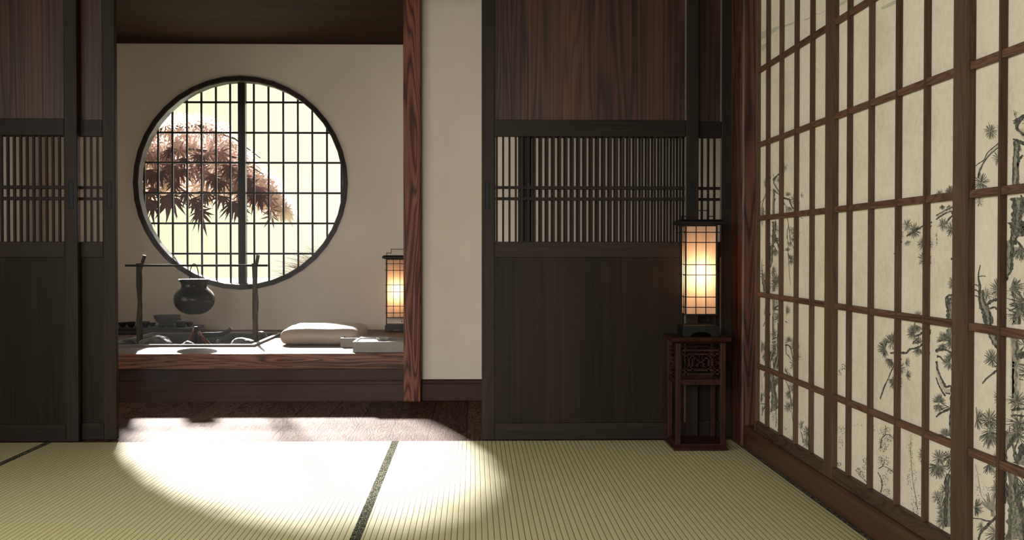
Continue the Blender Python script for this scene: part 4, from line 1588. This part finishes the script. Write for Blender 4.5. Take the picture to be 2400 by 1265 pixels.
def bowl(px, Y, rad, h, label, name='tea_bowl', mat='ceramic', group='dark tea bowls on the low black table', lid=False):
    x = at(px, 765, Y=Y).x
    q = empty(name, (x, Y, t_top))
    tag(q, label, 'bowl', group)
    m = MB()
    m.lathe([(0, 0.004), (rad * .42, 0.004), (rad * .42, 0), (rad * .50, 0), (rad * .48, h * .14), (rad * .78, h * .40), (rad * .95, h * .75), (rad, h),
             (rad * .94, h), (rad * .88, h * .72), (rad * .70, h * .42), (0, h * .22)], seg=28)
    m.build('bowl_body', M[mat], q, smooth=True)
    return q


for i, (px, Y, rad, h, lab) in enumerate((
        (287, 8.66, 0.034, 0.034, 'dark tea bowl at the table end, partly behind the dark doors'),
        (307, 8.62, 0.036, 0.040, 'dark tea bowl standing just before the left forked post'),
        (341, 8.62, 0.034, 0.042, 'dark tea bowl standing just past the left forked post'),
        (357, 8.74, 0.026, 0.026, 'smallest cup on the table, beside the widest bowl'),
        (381, 8.58, 0.030, 0.024, 'dark cup under the rim of the widest bowl'),
        (400, 8.57, 0.028, 0.024, 'dark cup between the widest bowl and the lidded jar'))):
    bowl(px, Y, rad, h, lab)
q = bowl(392, 8.74, 0.100, 0.082, 'widest grey bowl, raised highest on the low black table', 'serving_bowl', 'ceramic2', None)
# lidded jar
x = at(421, 765, Y=8.60).x
q = empty('lidded_jar', (x, 8.62, t_top))
tag(q, 'small grey lidded jar on the table near the charred log', 'jar')
MB().lathe([(0, 0), (0.032, 0), (0.036, 0.006), (0.037, 0.034), (0.036, 0.042), (0, 0.042)], seg=28).build('jar_body', M['ceramic2'], q, smooth=True)
m = MB().lathe([(0, 0.042), (0.043, 0.042), (0.044, 0.046), (0.030, 0.050), (0.006, 0.052), (0.005, 0.056), (0.008, 0.060), (0.006, 0.064), (0, 0.065)], seg=28)
m.build('lid', M['ceramic2'], q, smooth=True)
x = at(445, 765, Y=8.66).x
bowl(444, 8.68, 0.030, 0.034, 'dark rounded cup at the table end nearest the fire', 'tea_cup')

# ------------------------------------------------------------------ cushion
CX0, CX1, CY0, CY1, CH = -1.262, -0.742, 7.50, 8.15, 0.108
m = MB()
bmesh.ops.create_cube(m.bm, size=2)
bmesh.ops.subdivide_edges(m.bm, edges=m.bm.edges[:], cuts=15, use_grid_fill=True)
for v in m.bm.verts:
    x, y, z = v.co
    n8 = (abs(x) ** 9 + abs(y) ** 9) ** (1 / 9)
    mxy = max(abs(x), abs(y))
    if n8 > 0:
        x, y = x * mxy / n8, y * mxy / n8
    hx_, hy_, hz_ = (CX1 - CX0) / 2, (CY1 - CY0) / 2, CH / 2
    q = Vector((x * hx_, y * hy_, z * hz_))
    r_ = 0.050
    c_ = Vector((max(-hx_ + r_, min(hx_ - r_, q.x)), max(-hy_ + r_, min(hy_ - r_, q.y)), max(-hz_ + r_, min(hz_ - r_, q.z))))
    d_ = q - c_
    q = c_ + (d_.normalized() * r_ if d_.length > 1e-6 else d_)
    if z > 0:
        q.z += 0.006 * (1 - x * x) * (1 - y * y) - 0.010 * max(0, abs(x) - .75) * 2 * abs(y)
    q.z += 0.003 * noise.noise(Vector((q.x * 7, q.y * 7, q.z * 5)))
    v.co = q + Vector((0, 0, hz_))
o = m.build('floor_cushion', M['cushion'], None, ((CX0 + CX1) / 2, (CY0 + CY1) / 2, PLAT), smooth=True)
tag(o, 'thick rounded beige floor cushion lying on the sunlit platform', 'cushion')


# ------------------------------------------------------------------ low pale boxes and what lies on them
def low_box(name, x0, x1, y0, y1, h, label, inset):
    r = empty(name, ((x0 + x1) / 2, (y0 + y1) / 2, PLAT))
    tag(r, label, 'box', 'pale boxes on the platform')
    a, b = (x1 - x0) / 2, (y1 - y0) / 2
    t_ = 0.016
    m = MB()
    m.box(-a, a, -b, -b + t_, 0, h)
    m.box(-a, a, b - t_, b, 0, h)
    m.box(-a, -a + t_, -b + t_, b - t_, 0, h)
    m.box(a - t_, a, -b + t_, b - t_, 0, h)
    m.box(-a + t_, a - t_, -b + t_, b - t_, 0.0, h - inset)
    m.build('box_body', M['boxwhite'], r, bevel=0.0015)
    return r


bA = low_box('writing_box', -0.850, -0.560, 7.36, 7.54, 0.058, 'shorter pale box standing behind the long pale box, beside the cushion', 0.008)
bB = low_box('low_long_box', -0.731, -0.340, 6.975, 7.30, 0.064, 'long pale box at the platform edge, running behind the rosewood post', 0.006)
m = MB()
m.box(-0.10, 0.10, -0.035, 0.035, 0.0, 0.006)
o = m.build('ink_slab', M['boxdark'], None, (-0.632, 7.455, PLAT + 0.0512), bevel=0.001)
tag(o, 'thin black slab lying on the shorter pale box', 'slab')
m = MB()
m.box(-0.12, 0.12, -0.006, 0.006, 0.0, 0.004)
m.box(-0.11, 0.11, -0.005, 0.005, 0.004, 0.006)
# dark slotted lid strip of the long box
m.build('lid_slot', M['boxdark'], bB, (0.04, 0.118, 0.060))
q = empty('oval_dish', (-0.560, 7.10, PLAT + 0.0585))
tag(q, 'small pale dish with a black ink stick on the long box', 'dish')
m = MB().lathe([(0, 0.002), (0.026, 0.0), (0.034, 0.006), (0.038, 0.020), (0.035, 0.020), (0.030, 0.008), (0, 0.006)], seg=32)
for v in m.bm.verts:
    v.co.y *= 0.7
m.build('dish_body', M['boxwhite'], q, smooth=True)
m = MB()
m.box(-0.014, 0.010, -0.028, -0.012, 0.002, 0.019)
m.build('ink_stick', M['boxdark'], q, bevel=0.001)

# ------------------------------------------------------------------ garden beyond the round window
m = MB()
m.box(-14, 8, WY + 0.16, 45, -0.25, -0.15)
g = m.build('ground', M['garden'])
struct(g)
rng = random.Random(11)


def add_leaf(bm, pos, size, rot, mat, lobes=7, narrow=0.16, spread=250):
    """One maple leaf: slender pointed lobes fanned from the stalk."""
    R = rot
    for i in range(lobes):
        a = math.radians(-90 + spread * (i / (lobes - 1) - 0.5))
        L = size * (1 - 0.42 * abs(i / (lobes - 1) - 0.5) * 2) * rng.uniform(0.85, 1.1)
        d = Vector((math.cos(a), 0, math.sin(a)))
        n = Vector((-math.sin(a), 0, math.cos(a)))
        pts = [Vector((0, 0, 0)), d * L * .30 + n * L * narrow * .55, d * L * .55 + n * L * narrow * .5, d * L,
               d * L * .55 - n * L * narrow * .5, d * L * .30 - n * L * narrow * .55]
        droop = [0, .02, .05, .16, .05, .02]
        vs = []
        for p, q in zip(pts, droop):
            p = p + Vector((0, q * L * 0.5, -q * L * 0.2))
            vs.append(bm.verts.new(pos + R @ p))
        f = bm.faces.new(vs)
        f.material_index = mat


def rrot(tilt=35, spin=50):
    return (Matrix.Rotation(math.radians(rng.uniform(-spin, spin)), 3, 'Y') @ Matrix.Rotation(math.radians(rng.uniform(-tilt, tilt)), 3, 'X')
            @ Matrix.Rotation(math.radians(rng.uniform(-tilt, tilt)), 3, 'Z'))


TY = 13.4
tree = empty('maple_tree', tuple(at(330, 760, Y=TY)[:2]) + (-0.15,))
tag(tree, 'red-leaved maple seen through the round window', 'tree')
T0 = Vector(tree.location)
m = MB()
P = lambda x, y, Y=TY: at(x, y, Y=Y) - T0
m.tube([(0, 0, -0.05), P(318, 600), P(300, 450), P(318, 330), P(350, 290)], [0.10, 0.08, 0.065, 0.05, 0.03], 8)
m.tube([P(305, 400), P(360, 360), P(430, 350), P(500, 355), P(560, 372), P(620, 410)], [0.04, 0.03, 0.022, 0.017, 0.012, 0.006], 6)
m.tube([P(318, 330), P(390, 300), P(470, 295), P(550, 325), P(610, 370)], [0.035, 0.022, 0.016, 0.011, 0.006], 6)
m.tube([P(430, 350), P(450, 395), P(452, 430)], [0.014, 0.009, 0.004], 5)
m.tube([P(500, 355), P(530, 400), P(548, 440)], [0.012, 0.008, 0.004], 5)
m.tube([P(360, 360), P(365, 400), P(372, 430)], [0.014, 0.009, 0.004], 5)
m.build('branch', M['bark'], tree)


def dome_y(x):
    """Upper outline of the crown at pixel column x."""
    if x < 470:
        return 262 + 0.0016 * (x - 440) ** 2
    return 262 + 0.0042 * (x - 440) ** 2


m = MB()
for i in range(640):
    x = rng.uniform(300, 668)
    top = dome_y(x)
    bot = 455 if x < 560 else 455 + (x - 560) * 0.35
    y = top + 8 + (bot - top - 8) * rng.random() ** 0.95
    if y > bot:
        continue
    p = at(x, y, Y=TY + rng.uniform(-0.2, 0.9)) - T0
    tilt = (x - 420) / 250 * 45
    R = Matrix.Rotation(math.radians(-tilt), 3, 'Y') @ rrot(40, 25)
    add_leaf(m.bm, p, rng.uniform(0.13, 0.24), R, 0, 7, 0.13)
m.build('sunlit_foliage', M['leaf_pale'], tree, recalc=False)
m = MB()
for i in range(45):
    x = rng.uniform(320, 640)
    y = rng.uniform(max(dome_y(x) + 60, 350), 440) + max(0, (x - 560)) * 0.3
    p = at(x, y, Y=TY - rng.uniform(0.1, 0.6)) - T0
    add_leaf(m.bm, p, rng.uniform(0.14, 0.26), rrot(40, 40), 0, 7, 0.15)
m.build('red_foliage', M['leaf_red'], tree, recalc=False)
m = MB()
for x, y, s_ in ((372, 405, .22), (395, 385, .2), (352, 445, .24), (360, 410, .2), (420, 400, .22), (395, 455, .30), (365, 478, .2), (345, 465, .25), (455, 470, .26), (440, 452, .2), (463, 492, .26),
                 (500, 415, .22), (518, 430, .24), (545, 470, .26), (520, 455, .2), (560, 480, .28), (585, 415, .22), (600, 440, .26), (610, 455, .2), (540, 395, .2), (470, 365, .18), (430, 375, .18),
                 (400, 350, .18), (560, 405, .2), (575, 445, .24), (345, 400, .2), (410, 425, .22), (480, 455, .2)):
    for _ in range(2):
        p = at(x + rng.uniform(-7, 7), y + rng.uniform(-7, 7), Y=TY - 0.8 - rng.uniform(0, 0.3)) - T0
        add_leaf(m.bm, p, s_ * rng.uniform(0.8, 1.15), rrot(35, 22), 0, 7, 0.13, 150)
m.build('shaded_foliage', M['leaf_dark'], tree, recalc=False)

# feathery grass at the window's lower edge
gp = at(812, 700, Y=9.75)
grass = empty('feather_grass', (gp.x, 9.75, -0.15))
tag(grass, 'pale feathery garden grass showing low in the round window', 'grass')
T1 = Vector(grass.location)
m = MB()
for i in range(900):
    a = math.radians(rng.uniform(95, 178))
    L = rng.uniform(0.35, 0.66)
    x0, z0 = rng.uniform(-0.06, 0.16), rng.uniform(0, 0.15) + 0.62
    w = rng.uniform(0.003, 0.007)
    y0 = rng.uniform(-0.15, 0.15)
    prev = None
    for k_ in range(6):
        t_ = k_ / 5
        x = x0 + math.cos(a) * L * t_
        z = z0 + math.sin(a) * L * t_ * (1.15 - 0.45 * t_) 
        ww = w * (1 - t_ * 0.8)
        cur = (m.bm.verts.new((x - ww, y0, z + ww)), m.bm.verts.new((x + ww, y0, z - ww)))
        if prev:
            m.bm.faces.new((prev[0], prev[1], cur[1], cur[0]))
        prev = cur
m.build('blades', M['plume'], grass, recalc=False)
m = MB()
for i in range(14):
    x0 = rng.uniform(-0.05, 0.14)
    m.tube([(x0 * 0.5, rng.uniform(-.05, .05), 0), (x0, rng.uniform(-.1, .1), 0.70)], 0.006, 5)
m.build('stalk', M['plume'], grass)

# ------------------------------------------------------------------ thin haze in the far room that shows the sunbeams
k = NT('sunlit_haze')
v = k.n('ShaderNodeVolumeScatter', Color=(1.0, 0.95, 0.9, 1), Density=0.0022, Anisotropy=0.25)
k.link(v.outputs[0], k.out.inputs['Volume'])
m = MB()
m.box(-3.31, -0.335, DY + 0.14, WY - 0.03, 0.002, BACK_H - 0.01)
o = m.build('haze', k.m)
tag(o, 'thin haze lit by sunbeams in the far room', 'haze', None, 'stuff')
